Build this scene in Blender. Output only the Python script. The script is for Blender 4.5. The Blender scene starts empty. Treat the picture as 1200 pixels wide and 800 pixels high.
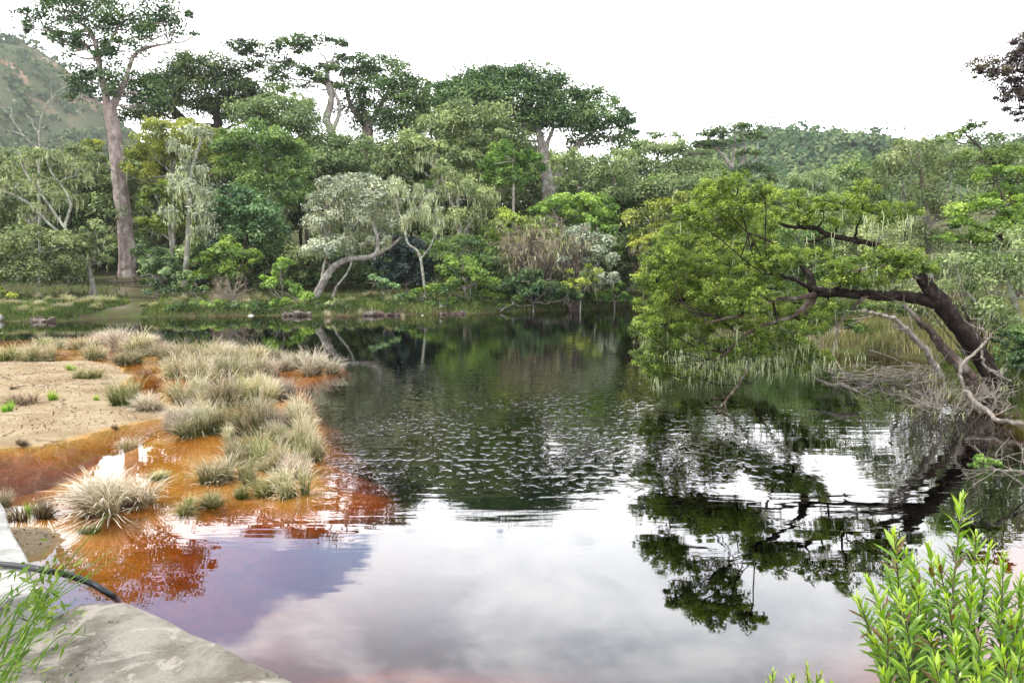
import bpy, math, random
import numpy as np
from mathutils import Vector

# ------------------------------------------------------------------ camera, sky, sun, exposure
sc = bpy.context.scene
col = sc.collection
FPX, CX, CY = 850.0, 600.0, 400.0
CAMZ = 2.6
PITCH = math.atan(82 / 850)
cd = bpy.data.cameras.new('camera')
cam = bpy.data.objects.new('camera', cd)
col.objects.link(cam)
cd.sensor_width = 36
cd.lens = 36 * FPX / 1200
cd.clip_start = 0.05
cd.clip_end = 6000
cam.location = (0, 0, CAMZ)
cam.rotation_euler = (math.radians(90) - PITCH, 0, 0)
sc.camera = cam

SUN_EL, SUN_AZ = math.radians(56), math.radians(-104)      # azimuth from +Y, to the right positive
world = bpy.data.worlds.new("World")
sc.world = world
world.use_nodes = True
sc.view_settings.view_transform = 'Standard'
sc.view_settings.look = 'None'
sc.view_settings.exposure = 0.92
sc.view_settings.gamma = 1.0
sc.cycles.max_bounces = 7
sc.cycles.diffuse_bounces = 3
sc.cycles.glossy_bounces = 3
sc.cycles.transmission_bounces = 4
sc.cycles.volume_bounces = 1
sc.cycles.transparent_max_bounces = 12
sc.cycles.use_denoising = True
sc.cycles.caustics_reflective = False
sc.cycles.caustics_refractive = False


class NT:
    """small node-tree writer"""
    def __init__(self, tree):
        self.t = tree
        tree.nodes.clear()

    def n(self, typ, ins=None, **props):
        nd = self.t.nodes.new(typ)
        for k, v in props.items():
            setattr(nd, k, v)
        for k, v in (ins or {}).items():
            s = nd.inputs[k]
            if isinstance(v, bpy.types.NodeSocket):
                self.t.links.new(v, s)
            else:
                s.default_value = v
        return nd

    def math(self, op, a, b=0.0, c=0.0, clamp=False):
        nd = self.n('ShaderNodeMath', {0: a, 1: b, 2: c}, operation=op)
        nd.use_clamp = clamp
        return nd.outputs[0]

    def sstep(self, x, lo, hi):
        nd = self.n('ShaderNodeMapRange', {'Value': x, 'From Min': lo, 'From Max': hi, 'To Min': 0.0, 'To Max': 1.0},
                    interpolation_type='SMOOTHSTEP')
        return nd.outputs[0]

    def mix(self, f, a, b):
        nd = self.n('ShaderNodeMix', data_type='RGBA')
        for s, v in ((nd.inputs[0], f), (nd.inputs[6], a), (nd.inputs[7], b)):
            if isinstance(v, bpy.types.NodeSocket):
                self.t.links.new(v, s)
            else:
                s.default_value = v if not isinstance(v, tuple) else (tuple(v) + (1,))[:4]
        return nd.outputs[2]

    def noise(self, vec, scale, detail=4, rough=0.55, dist=0.0):
        return self.n('ShaderNodeTexNoise', {'Vector': vec, 'Scale': scale, 'Detail': detail, 'Roughness': rough,
                                             'Distortion': dist}).outputs[0]


def build_world():
    w = NT(world.node_tree)
    tc = w.n('ShaderNodeTexCoord').outputs['Generated']
    sky = w.n('ShaderNodeTexSky', sky_type='NISHITA', sun_disc=False, sun_elevation=SUN_EL, sun_rotation=SUN_AZ,
              altitude=50, air_density=1.0, dust_density=0.8, ozone_density=0.5).outputs[0]
    sep = w.n('ShaderNodeSeparateXYZ', {0: tc})
    z = w.math('MAXIMUM', sep.outputs[2], 0.0)
    den = w.math('ADD', z, 0.12)
    u = w.math('DIVIDE', sep.outputs[0], den)
    v = w.math('DIVIDE', sep.outputs[1], den)
    uv = w.n('ShaderNodeCombineXYZ', {0: u, 1: v, 2: 3.7}).outputs[0]
    big = w.noise(uv, 0.85, 6, 0.55, 0.25)
    wisp = w.noise(uv, 2.1, 7, 0.6, 0.4)
    tcs = w.n('ShaderNodeVectorMath', {0: tc, 1: (1.0, 1.0, 2.4)}, operation='MULTIPLY').outputs[0]
    edge = w.noise(tcs, 6.0, 7, 0.6, 0.3)
    # the part of the sky near the horizon is closed cloud; breaks open higher up
    low = w.math('SUBTRACT', 1.0, w.sstep(z, 0.33, 0.41))
    cover = w.sstep(w.math('ADD', w.math('MULTIPLY', big, 0.6), w.math('MULTIPLY', wisp, 0.4)), 0.37, 0.50)
    # breaks of blue in the cloud, each round a direction of its own
    for (dx, dy, dz, rad) in ((-0.36, 0.85, 0.378, 0.128), (-0.24, 0.89, 0.368, 0.07), (-0.02, 0.94, 0.35, 0.012),
                              (-0.52, 0.78, 0.39, 0.15), (-0.14, 0.92, 0.34, 0.03)):
        v0 = Vector((dx, dy, dz)).normalized()
        d = w.n('ShaderNodeVectorMath', {0: tcs, 1: (v0.x, v0.y, v0.z * 2.4)}, operation='DISTANCE').outputs['Value']
        d = w.math('ADD', d, w.math('MULTIPLY', w.math('SUBTRACT', edge, 0.5), 0.30))
        hole = w.math('SUBTRACT', 1.0, w.sstep(d, rad * 0.72, rad * 1.12))
        low = w.math('MULTIPLY', low, w.math('SUBTRACT', 1.0, hole))
        cover = w.math('MULTIPLY', cover, w.math('SUBTRACT', 1.0, w.math('MULTIPLY', hole, 0.92)))
    cover = w.math('MAXIMUM', cover, low)
    # thick cloud is greyer underneath, thin bright edges; a bright veil of cloud ahead, away from the sun
    body = w.sstep(w.math('ADD', w.math('MULTIPLY', big, 0.35), w.math('ADD', w.math('MULTIPLY', wisp, 0.4), w.math('MULTIPLY', edge, 0.25))), 0.44, 0.57)
    sd = Vector((math.sin(SUN_AZ) * math.cos(SUN_EL), math.cos(SUN_AZ) * math.cos(SUN_EL), math.sin(SUN_EL)))
    ds = w.n('ShaderNodeVectorMath', {0: tc, 1: Vector((0.05, 0.93, 0.30)).normalized()}, operation='DISTANCE').outputs['Value']
    veil = w.math('SUBTRACT', 1.0, w.sstep(ds, 0.1, 0.9))
    high = w.sstep(z, 0.36, 0.50)
    greyf = w.math('MULTIPLY', w.math('MULTIPLY', body, 0.54), w.math('ADD', 0.22, w.math('MULTIPLY', high, 0.78)))
    rear_fill = w.sstep(w.math('MULTIPLY', sep.outputs[1], -1.0), -0.1, 0.6)  # unseen cloud behind the camera, brightness added to light the tree fronts
    bright = w.math('ADD', w.math('ADD', 13.0, w.math('MULTIPLY', rear_fill, 8.0)), w.math('MULTIPLY', veil, 12.0))
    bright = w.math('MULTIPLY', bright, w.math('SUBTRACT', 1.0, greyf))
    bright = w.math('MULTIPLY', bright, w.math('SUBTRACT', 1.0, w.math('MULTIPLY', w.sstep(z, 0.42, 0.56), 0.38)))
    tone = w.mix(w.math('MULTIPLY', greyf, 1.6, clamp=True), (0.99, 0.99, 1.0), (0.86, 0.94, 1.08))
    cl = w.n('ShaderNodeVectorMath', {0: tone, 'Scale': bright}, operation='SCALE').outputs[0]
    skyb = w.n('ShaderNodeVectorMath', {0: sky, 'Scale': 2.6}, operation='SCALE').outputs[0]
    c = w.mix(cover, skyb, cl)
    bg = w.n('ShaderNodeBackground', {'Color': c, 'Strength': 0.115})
    out = w.n('ShaderNodeOutputWorld')
    w.t.links.new(bg.outputs[0], out.inputs[0])


build_world()
sl = bpy.data.lights.new('sun', 'SUN')
sl.energy = 2.2
sl.angle = math.radians(9)
sl.color = (1.0, 0.95, 0.86)
sun = bpy.data.objects.new('sun', sl)
col.objects.link(sun)
sun.rotation_euler = (math.radians(90) - SUN_EL, 0, -SUN_AZ + math.pi)
# sun lamp shines along its -Z: rotate so that light travels from the azimuth SUN_AZ downwards
_d = -Vector((math.sin(SUN_AZ) * math.cos(SUN_EL), math.cos(SUN_AZ) * math.cos(SUN_EL), math.sin(SUN_EL)))
sun.rotation_euler = _d.to_track_quat('-Z', 'Y').to_euler()
sun.location = (0, 0, 60)

# ------------------------------------------------------------------ geometry helpers
_cp, _sp = math.cos(PITCH), math.sin(PITCH)


def ray(px, py):
    x = (px - CX) / FPX
    y = -(py - CY) / FPX
    return np.array([x, _cp + y * _sp, -_sp + y * _cp])


def at(px, py, Y):
    d = ray(px, py)
    return np.array([0, 0, CAMZ]) + d * (Y / d[1])


def wat(px, py, z=0.0):
    d = ray(px, py)
    return np.array([0, 0, CAMZ]) + d * ((z - CAMZ) / d[2])


def nrm(v):
    return v / np.maximum(np.linalg.norm(v, axis=-1, keepdims=True), 1e-9)


class MB:
    """collects quads / tris with a per-face tint"""
    def __init__(self):
        self.v, self.q, self.t, self.tq, self.tt, self.n = [], [], [], [], [], 0

    def quads(self, v, q, tint):
        v = np.asarray(v, float).reshape(-1, 3)
        q = np.asarray(q, np.int64).reshape(-1, 4)
        self.v.append(v)
        self.q.append(q + self.n)
        self.tq.append(np.broadcast_to(np.asarray(tint, float), (len(q),)))
        self.n += len(v)

    def build(self, name, mat, parent=None, base=(0, 0, 0), smooth=False):
        v = np.concatenate(self.v) - np.asarray(base)
        q = np.concatenate(self.q)
        tint = np.concatenate(self.tq)
        me = bpy.data.meshes.new(name)
        me.vertices.add(len(v))
        me.vertices.foreach_set('co', v.astype(np.float32).ravel())
        me.loops.add(q.size)
        me.loops.foreach_set('vertex_index', q.astype(np.int32).ravel())
        me.polygons.add(len(q))
        me.polygons.foreach_set('loop_start', np.arange(0, q.size, 4, dtype=np.int32))
        me.polygons.foreach_set('use_smooth', np.full(len(q), bool(smooth)))
        a = me.attributes.new('tint', 'FLOAT', 'FACE')
        a.data.foreach_set('value', tint.astype(np.float32))
        me.materials.append(mat)
        me.update(calc_edges=True)
        me.validate()
        o = bpy.data.objects.new(name, me)
        col.objects.link(o)
        if parent is not None:
            o.parent = parent
        else:
            o.location = base
        return o


def tag(o, label, cat, group=None, kind=None):
    o['label'] = label
    o['category'] = cat
    if group:
        o['group'] = group
    if kind:
        o['kind'] = kind
    return o


def empty(name, loc):
    o = bpy.data.objects.new(name, None)
    o.empty_display_size = 0.3
    o.location = loc
    col.objects.link(o)
    return o


def tube(mb, pts, rad, sides=7, rng=None, rough=0.0, tint=0.5, cap=True):
    p = np.asarray(pts, float)
    n = len(p)
    r = np.asarray(rad, float)
    tan = nrm(np.gradient(p, axis=0))
    ref = np.array([0.31, 0.87, 0.38])
    if abs(tan[:, :] @ ref).max() > 0.97:
        ref = np.array([0.9, -0.2, 0.4])
    b = nrm(np.cross(tan, ref))
    c = np.cross(tan, b)
    a = np.arange(sides) / sides * 2 * math.pi
    rr = r[:, None] * np.ones((n, sides))
    if rng is not None and rough:
        rr = rr * (1 + rough * (rng.random((n, sides)) - 0.5) * 2)
    v = p[:, None] + rr[..., None] * (np.cos(a)[None, :, None] * b[:, None] + np.sin(a)[None, :, None] * c[:, None])
    i = np.arange(n - 1)[:, None] * sides
    j = np.arange(sides)[None]
    k = (j + 1) % sides
    q = np.stack([i + j, i + k, i + sides + k, i + sides + j], -1).reshape(-1, 4)
    vv = v.reshape(-1, 3)
    if cap:
        vv = np.vstack([vv, p[-1] + tan[-1] * r[-1] * 0.6, p[0]])
        e = (n - 1) * sides
        for s in range(0, sides - 1, 2):
            q = np.vstack([q, [e + s, e + s + 1, e + (s + 2) % sides, n * sides]])
    mb.quads(vv, q, tint)


def smooth_poly(pts, k=4, wob=0.0, rng=None):
    """Catmull-Rom through the points, with a little wobble"""
    p = np.asarray(pts, float)
    if len(p) < 3:
        p = np.vstack([p[0], (p[0] + p[-1]) / 2, p[-1]])
    pp = np.vstack([2 * p[0] - p[1], p, 2 * p[-1] - p[-2]])
    out = []
    for i in range(1, len(pp) - 2):
        for t in np.arange(k) / k:
            a, b, c, d = pp[i - 1], pp[i], pp[i + 1], pp[i + 2]
            out.append(0.5 * (2 * b + (c - a) * t + (2 * a - 5 * b + 4 * c - d) * t ** 2 + (3 * b - a - 3 * c + d) * t ** 3))
    out.append(pp[-2])
    out = np.array(out)
    if wob and rng is not None:
        out[1:-1] += rng.normal(0, wob, out[1:-1].shape) * np.array([1, 1, 1, 0, 0][:out.shape[1]])
    return out


def leaf_quads(mb, rng, c, n, L, asp=0.55, tint=0.5, droop=0.0, tdir=None):
    """one rhombic leaf-sized face per point"""
    m = len(c)
    r = rng.normal(size=(m, 3))
    if tdir is not None:
        r = r * 0.5 + tdir
    r[:, 2] -= droop
    t = nrm(r - (r * n).sum(1, keepdims=True) * n)
    b = np.cross(n, t)
    l = (L * (0.65 + 0.7 * rng.random(m)))[:, None]
    w = l * asp * (0.75 + 0.5 * rng.random(m))[:, None]
    v = np.stack([c - t * l * .5, c + b * w * .5 + t * l * .05, c + t * l * .5, c - b * w * .5 + t * l * .05], 1)
    mb.quads(v, np.arange(m * 4).reshape(-1, 4), tint)


def puff(mb, rng, c, r, n, L, asp=0.55, nsub=None, low=-0.25, subr=0.36, flat=0.75, tbase=0.5, droop=0.1):
    """a clump of foliage: many smaller tufts over the upper side of an ellipsoid"""
    c, r = np.asarray(c), np.asarray(r)
    if nsub is None:
        nsub = max(6, int(n / 130))
    d = nrm(rng.normal(size=(nsub * 3, 3)))
    d = d[d[:, 2] > low][:nsub]
    nsub = len(d)
    rad = (0.35 + 0.65 * rng.random((nsub, 1)) ** 0.5)
    sc_ = c + d * r * rad
    sr = (r.mean() * subr * (0.55 + 0.9 * rng.random(nsub)))
    st = np.clip(tbase + rng.normal(0, 0.20, nsub), 0, 1)
    k = rng.integers(0, nsub, n)
    dl = nrm(rng.normal(size=(n, 3)) + np.array([0, 0, 0.55]))
    pos = sc_[k] + dl * (sr[k] * (0.35 + 0.75 * rng.random(n)))[:, None] * np.array([1.15, 1.15, flat])
    nn = nrm(dl * 0.5 + d[k] * 0.25 + np.array([0, 0, 0.5]) + rng.normal(0, 0.45, (n, 3)))
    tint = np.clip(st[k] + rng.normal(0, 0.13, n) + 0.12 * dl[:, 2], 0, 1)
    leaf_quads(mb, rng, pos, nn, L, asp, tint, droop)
    return sc_


def strands(mb, rng, roots, length, width, tint=0.6, seg=3, spread=0.10):
    """hanging ribbons of beard lichen"""
    roots = np.repeat(roots, 3, 0)
    roots = roots + rng.normal(0, 0.10, roots.shape) * length
    m = len(roots)
    l = length * (0.25 + 1.1 * rng.random(m) ** 1.6)
    ang = rng.random(m) * math.pi
    side = np.stack([np.cos(ang), np.sin(ang), np.zeros(m)], 1)
    prof = np.array([0.75, 1.0, 0.6, 0.08]) if seg == 3 else np.linspace(1, .1, seg + 1)
    off = np.zeros((m, 3))
    V = []
    for s in range(seg + 1):
        w = (width * (0.6 + 0.8 * rng.random(m)) * prof[s])[:, None]
        cpt = roots + off
        V += [cpt - side * w * .5, cpt + side * w * .5]
        off = off + rng.normal(0, spread, (m, 3)) * l[:, None] / seg
        off[:, 2] -= l / seg
    V = np.stack(V, 1)
    k = V.shape[1]
    q = np.array([[2 * s, 2 * s + 1, 2 * s + 3, 2 * s + 2] for s in range(seg)])
    Q = (np.arange(m)[:, None, None] * k + q[None]).reshape(-1, 4)
    tt = np.clip(np.repeat(tint + rng.normal(0, 0.2, m), seg), 0, 1)
    mb.quads(V.reshape(-1, 3), Q, tt)


def twig_tree(mb, rng, p, d, l, r, depth, sides=4, up=0.15, kids=3, bend=0.25, tips=None, wig=0.16):
    """recursive bare branching"""
    n = 4
    pts, q, dd = [np.array(p)], np.array(p, float), np.array(d, float)
    for _ in range(n):
        dd = nrm(dd + rng.normal(0, wig, 3) + np.array([0, 0, up * 0.2]))
        q = q + dd * l / n
        pts.append(q.copy())
    tube(mb, pts, np.linspace(r, r * 0.55, n + 1), sides if depth > 0 else 3, tint=0.3 + 0.5 * rng.random(), cap=False)
    if depth <= 0:
        if tips is not None:
            tips.extend(pts[2:])
        return
    for _ in range(kids):
        f = rng.integers(1, n + 1)
        nd = nrm(dd + rng.normal(0, bend * 2.4, 3) + np.array([0, 0, up]))
        twig_tree(mb, rng, pts[f], nd, l * rng.uniform(.5, .8), r * 0.5, depth - 1, sides, up, kids, bend, tips, wig)
    if tips is not None:
        tips.append(pts[-1])


# ------------------------------------------------------------------ materials
def new_mat(name):
    m = bpy.data.materials.new(name)
    m.use_nodes = True
    return m, NT(m.node_tree)


def leaf_mat(name, a, b, c=None, trans=0.35, gloss=0.05, rough=0.45, vary=0.3, old=None):
    """leaf faces: colour runs a..b..c with each face's own tint"""
    m, w = new_mat(name)
    if a[1] > a[0]:
        a, b, c = [tuple(x * 1.68 for x in q) if q else None for q in (a, b, c)]
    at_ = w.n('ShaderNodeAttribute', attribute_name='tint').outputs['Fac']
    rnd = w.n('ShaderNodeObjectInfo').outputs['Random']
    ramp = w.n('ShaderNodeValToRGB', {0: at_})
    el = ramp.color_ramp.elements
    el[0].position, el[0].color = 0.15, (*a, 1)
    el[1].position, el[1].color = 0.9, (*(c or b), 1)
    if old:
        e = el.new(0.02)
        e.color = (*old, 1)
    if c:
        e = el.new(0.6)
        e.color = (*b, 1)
    hs = w.n('ShaderNodeHueSaturation', {'Hue': w.math('ADD', 0.485, w.math('MULTIPLY', rnd, 0.03)), 'Saturation': 1.0,
                                         'Value': w.math('ADD', 1.0 - vary / 2, w.math('MULTIPLY', w.math('FRACT', w.math('MULTIPLY', rnd, 7.31)), vary)), 'Color': ramp.outputs[0]})
    cc = hs.outputs[0]
    df = w.n('ShaderNodeBsdfDiffuse', {'Color': cc})
    tc = w.n('ShaderNodeHueSaturation', {'Saturation': 1.1, 'Value': 1.25, 'Color': cc}).outputs[0]
    tr = w.n('ShaderNodeBsdfTranslucent', {'Color': tc})
    m1 = w.n('ShaderNodeMixShader', {0: trans, 1: df.outputs[0], 2: tr.outputs[0]})
    gl = w.n('ShaderNodeBsdfGlossy', {'Color': (1, 1, 1, 1), 'Roughness': rough})
    m2 = w.n('ShaderNodeMixShader', {0: gloss * 0.6, 1: m1.outputs[0], 2: gl.outputs[0]})
    out = w.n('ShaderNodeOutputMaterial')
    w.t.links.new(m2.outputs[0], out.inputs[0])
    return m


def bark_mat(name, a, b, patch=None, scale=3.0, bump=0.03):
    m, w = new_mat(name)
    p = w.n('ShaderNodeTexCoord').outputs['Object']
    mp = w.n('ShaderNodeMapping', {'Vector': p, 'Scale': (1, 1, 0.35)}).outputs[0]
    n1 = w.noise(mp, scale * 2.2, 6, 0.65, 0.5)
    n2 = w.noise(p, scale * 0.55, 5, 0.6)
    c = w.mix(w.sstep(n1, 0.32, 0.68), a, b)
    if patch:
        c = w.mix(w.math('MULTIPLY', w.sstep(n2, 0.50, 0.60), 0.85), c, patch)
    bp = w.n('ShaderNodeBump', {'Height': n1, 'Strength': 0.7, 'Distance': bump})
    pr = w.n('ShaderNodeBsdfPrincipled', {'Base Color': c, 'Roughness': 0.9, 'Normal': bp.outputs[0], 'Specular IOR Level': 0.2})
    out = w.n('ShaderNodeOutputMaterial')
    w.t.links.new(pr.outputs[0], out.inputs[0])
    return m


M = {}
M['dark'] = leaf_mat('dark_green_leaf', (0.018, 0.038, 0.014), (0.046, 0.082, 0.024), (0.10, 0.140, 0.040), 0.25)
M['mid'] = leaf_mat('mid_green_leaf', (0.030, 0.060, 0.017), (0.078, 0.125, 0.031), (0.150, 0.200, 0.055), 0.35)
M['fresh'] = leaf_mat('fresh_green_leaf', (0.042, 0.080, 0.016), (0.105, 0.170, 0.030), (0.20, 0.275, 0.055), 0.4)
M['yellow'] = leaf_mat('yellow_green_leaf', (0.060, 0.085, 0.018), (0.155, 0.195, 0.034), (0.28, 0.31, 0.06), 0.4)
M['grey'] = leaf_mat('grey_green_leaf', (0.055, 0.080, 0.032), (0.125, 0.165, 0.062), (0.235, 0.280, 0.115), 0.3)
M['silver'] = leaf_mat('silver_leaf', (0.10, 0.12, 0.085), (0.20, 0.225, 0.16), (0.33, 0.35, 0.25), 0.2)
M['blue'] = leaf_mat('blue_green_leaf', (0.028, 0.062, 0.020), (0.080, 0.140, 0.045), (0.17, 0.25, 0.095), 0.25, 0.08)
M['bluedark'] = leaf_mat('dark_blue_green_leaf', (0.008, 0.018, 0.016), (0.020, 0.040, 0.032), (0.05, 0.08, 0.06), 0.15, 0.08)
M['purple'] = leaf_mat('purple_brown_leaf', (0.075, 0.055, 0.070), (0.13, 0.098, 0.085), (0.20, 0.18, 0.10), 0.3)
M['lean'] = leaf_mat('leaning_tree_leaf', (0.036, 0.068, 0.011), (0.122, 0.190, 0.026), (0.285, 0.360, 0.070), 0.42, 0.06)
M['lichen'] = leaf_mat('beard_lichen', (0.16, 0.18, 0.09), (0.30, 0.325, 0.19), (0.43, 0.46, 0.29), 0.3, 0.0)
M['dryleaf'] = leaf_mat('dry_twig', (0.16, 0.12, 0.085), (0.29, 0.235, 0.17), (0.43, 0.37, 0.28), 0.15, 0.0)
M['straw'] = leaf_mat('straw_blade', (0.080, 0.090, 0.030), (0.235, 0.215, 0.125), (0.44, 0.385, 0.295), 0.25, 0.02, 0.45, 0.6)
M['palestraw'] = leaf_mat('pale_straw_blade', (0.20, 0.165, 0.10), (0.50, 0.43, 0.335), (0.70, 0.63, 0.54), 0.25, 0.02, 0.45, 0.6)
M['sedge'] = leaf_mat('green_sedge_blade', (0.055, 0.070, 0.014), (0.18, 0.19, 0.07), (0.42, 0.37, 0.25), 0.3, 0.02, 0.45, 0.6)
M['tuft'] = leaf_mat('fresh_tuft_blade', (0.08, 0.14, 0.015), (0.17, 0.30, 0.03), (0.34, 0.42, 0.10), 0.4, 0.02)
M['browntuft'] = leaf_mat('brown_tuft_blade', (0.10, 0.075, 0.045), (0.22, 0.17, 0.11), (0.36, 0.30, 0.2), 0.2, 0.0)
M['bank'] = leaf_mat('bank_grass_blade', (0.030, 0.048, 0.012), (0.075, 0.100, 0.024), (0.17, 0.18, 0.06), 0.35, 0.02)
M['redgrass'] = leaf_mat('russet_grass_blade', (0.055, 0.065, 0.022), (0.13, 0.125, 0.05), (0.24, 0.195, 0.11), 0.3, 0.0)
M['litter'] = leaf_mat('dry_litter', (0.14, 0.09, 0.05), (0.30, 0.22, 0.13), (0.50, 0.44, 0.34), 0.0, 0.0)
M['weed'] = leaf_mat('weed_leaf', (0.030, 0.062, 0.010), (0.075, 0.135, 0.020), (0.165, 0.225, 0.05), 0.35, 0.02)
M['shrub'] = leaf_mat('shrub_leaf', (0.040, 0.085, 0.008), (0.120, 0.205, 0.014), (0.27, 0.34, 0.035), 0.42, 0.10, 0.38, 0.3, (0.16, 0.085, 0.03))
M['farwood'] = leaf_mat('far_wood_leaf', (0.022, 0.048, 0.026), (0.055, 0.095, 0.044), (0.11, 0.150, 0.065), 0.2, 0.0)
M['scrub'] = leaf_mat('mountain_scrub_leaf', (0.035, 0.055, 0.028), (0.060, 0.085, 0.038), (0.10, 0.115, 0.06), 0.2, 0.0)
M['bark'] = bark_mat('grey_bark', (0.13, 0.11, 0.10), (0.30, 0.265, 0.24), (0.36, 0.36, 0.30))
M['pinkbark'] = bark_mat('pinkish_bark', (0.16, 0.12, 0.11), (0.34, 0.27, 0.25), (0.42, 0.38, 0.33), 1.5)
M['darkbark'] = bark_mat('dark_bark', (0.030, 0.022, 0.020), (0.085, 0.062, 0.052), None, 3)
M['wetbark'] = bark_mat('dark_red_brown_bark', (0.008, 0.005, 0.0045), (0.026, 0.015, 0.013), (0.045, 0.038, 0.03), 14, 0.02)
M['palebark'] = bark_mat('lichen_pale_bark', (0.14, 0.13, 0.105), (0.30, 0.29, 0.245), (0.38, 0.40, 0.31), 4)
M['dead'] = bark_mat('bleached_deadwood', (0.14, 0.12, 0.10), (0.33, 0.295, 0.255), None, 8, 0.01)
M['root'] = bark_mat('dark_driftwood', (0.035, 0.024, 0.020), (0.12, 0.085, 0.07), (0.22, 0.19, 0.16), 4, 0.03)


def stone_mat(name, a, b, stain, scale=2.0, bump=0.01, speck=None):
    m, w = new_mat(name)
    p = w.n('ShaderNodeTexCoord').outputs['Object']
    n1 = w.noise(p, scale, 8, 0.65, 0.3)
    n2 = w.noise(p, scale * 20, 6, 0.75)
    n3 = w.noise(p, scale * 0.6, 6, 0.6, 0.8)
    n4 = w.noise(p, scale * 45, 3, 0.6)
    c = w.mix(w.sstep(n1, 0.35, 0.65), a, b)
    c = w.mix(w.math('MULTIPLY', w.sstep(n3, 0.46, 0.62), 0.75), c, stain)
    c = w.mix(w.math('MULTIPLY', w.sstep(w.noise(p, scale * 1.3, 7, 0.7, 1.2), 0.56, 0.62), 0.7), c, tuple(min(1, x * 1.35) for x in b))
    c = w.mix(w.math('MULTIPLY', w.sstep(n2, 0.52, 0.68), 0.45), c, tuple(x * 0.5 for x in stain))
    if speck:
        c = w.mix(w.math('MULTIPLY', w.sstep(n4, 0.62, 0.70), 0.6), c, speck)
    cr = w.n('ShaderNodeTexVoronoi', {'Vector': w.n('ShaderNodeVectorMath', {0: p, 1: w.n('ShaderNodeTexNoise', {'Vector': p, 'Scale': scale * 2, 'Detail': 6}).outputs['Color']}, operation='ADD').outputs[0],
                                      'Scale': scale * 0.42}, feature='DISTANCE_TO_EDGE').outputs['Distance']
    crack = w.math('SUBTRACT', 1.0, w.sstep(cr, 0.002, 0.012))
    crack = w.math('MULTIPLY', crack, w.sstep(n3, 0.45, 0.55))
    c = w.mix(w.math('MULTIPLY', crack, 0.8), c, (0.05, 0.045, 0.04))
    h = w.math('SUBTRACT', w.math('ADD', w.math('MULTIPLY', n2, 0.6), n4), crack)
    bp = w.n('ShaderNodeBump', {'Height': h, 'Strength': 0.8, 'Distance': bump})
    pr = w.n('ShaderNodeBsdfPrincipled', {'Base Color': c, 'Roughness': 0.92, 'Normal': bp.outputs[0], 'Specular IOR Level': 0.25})
    out = w.n('ShaderNodeOutputMaterial')
    w.t.links.new(pr.outputs[0], out.inputs[0])
    return m


M['concrete'] = stone_mat('weathered_concrete', (0.15, 0.132, 0.105), (0.30, 0.275, 0.235), (0.10, 0.085, 0.06), 3.2, 0.012, (0.45, 0.43, 0.39))
M['whitewash'] = stone_mat('whitewashed_concrete', (0.34, 0.335, 0.315), (0.44, 0.43, 0.41), (0.19, 0.175, 0.15), 2.5, 0.012)
M['rock'] = stone_mat('pale_rock', (0.40, 0.38, 0.35), (0.55, 0.53, 0.5), (0.25, 0.22, 0.18), 2.0, 0.03)


def plain(name, c, rough=0.6):
    m, w = new_mat(name)
    p = w.n('ShaderNodeTexCoord').outputs['Object']
    n = w.noise(p, 30, 5, 0.6)
    cc = w.mix(n, tuple(x * 0.7 for x in c), tuple(min(1, x * 1.3) for x in c))
    pr = w.n('ShaderNodeBsdfPrincipled', {'Base Color': cc, 'Roughness': rough})
    out = w.n('ShaderNodeOutputMaterial')
    w.t.links.new(pr.outputs[0], out.inputs[0])
    return m


M['rubber'] = plain('black_pipe', (0.012, 0.013, 0.016), 0.35)
M['tablewood'] = plain('weathered_timber', (0.20, 0.16, 0.13), 0.85)


# ------------------------------------------------------------------ ground
def poly_sd(x, y, poly):
    """signed distance, negative inside"""
    P = np.asarray(poly, float)
    Q = np.roll(P, -1, 0)
    d = np.full(x.shape, 1e9)
    ins = np.zeros(x.shape, bool)
    for (ax, ay), (bx, by) in zip(P, Q):
        ex, ey = bx - ax, by - ay
        t = np.clip(((x - ax) * ex + (y - ay) * ey) / (ex * ex + ey * ey + 1e-12), 0, 1)
        d = np.minimum(d, np.hypot(x - ax - t * ex, y - ay - t * ey))
        cond = ((ay > y) != (by > y))
        xi = ax + (y - ay) / np.where(abs(by - ay) < 1e-12, 1e-12, by - ay) * ex
        ins ^= cond & (x < xi)
    return np.where(ins, -d, d)


def wpoly(pts):
    return [tuple(wat(*p)[:2]) for p in pts]


POND = wpoly([(-60, 377), (0, 376), (60, 377), (110, 374), (150, 372), (200, 371), (270, 370), (330, 370), (400, 370), (440, 369),
              (500, 368), (560, 367), (620, 365), (680, 363), (730, 360), (765, 358)]) + \
       [(10.5, 52), (9.5, 42), (9.6, 33), (10.2, 27)] + \
       wpoly([(985, 413), (1040, 418), (1085, 421), (1110, 427), (1105, 436), (1092, 446), (1112, 458), (1150, 478), (1188, 496)]) + \
       [(8.6, 10.5), (7.2, 8.5), (5.6, 7.0), (4.0, 5.3), (2.6, 4.1), (1.5, 3.0), (0.8, 1.8), (0.8, -4), (-9, -4), (-22, 4), (-40, 14), (-46, 30)]
SAND = wpoly([(-330, 470), (-60, 535), (0, 527), (50, 524), (100, 512), (140, 500), (190, 490), (203, 480), (196, 470), (165, 470), (140, 455),
              (150, 440), (135, 428), (100, 423), (60, 425), (20, 423), (0, 424), (-120, 425), (-300, 430)])
SAND2 = wpoly([(-60, 410), (0, 408), (8, 413), (0, 420), (-60, 424)])
SAND3 = wpoly([(-70, 620), (10, 612), (50, 618), (66, 635), (50, 655), (10, 660), (-60, 660)])
MARSH = wpoly([(-40, 400), (60, 396), (130, 392), (180, 398), (230, 404), (290, 415), (350, 422), (385, 420), (402, 432), (380, 442), (345, 450),
               (362, 480), (382, 510), (388, 540), (380, 575), (340, 588), (270, 590), (200, 602), (150, 608), (90, 604), (70, 570), (190, 500), (180, 430), (-40, 425)])
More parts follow.
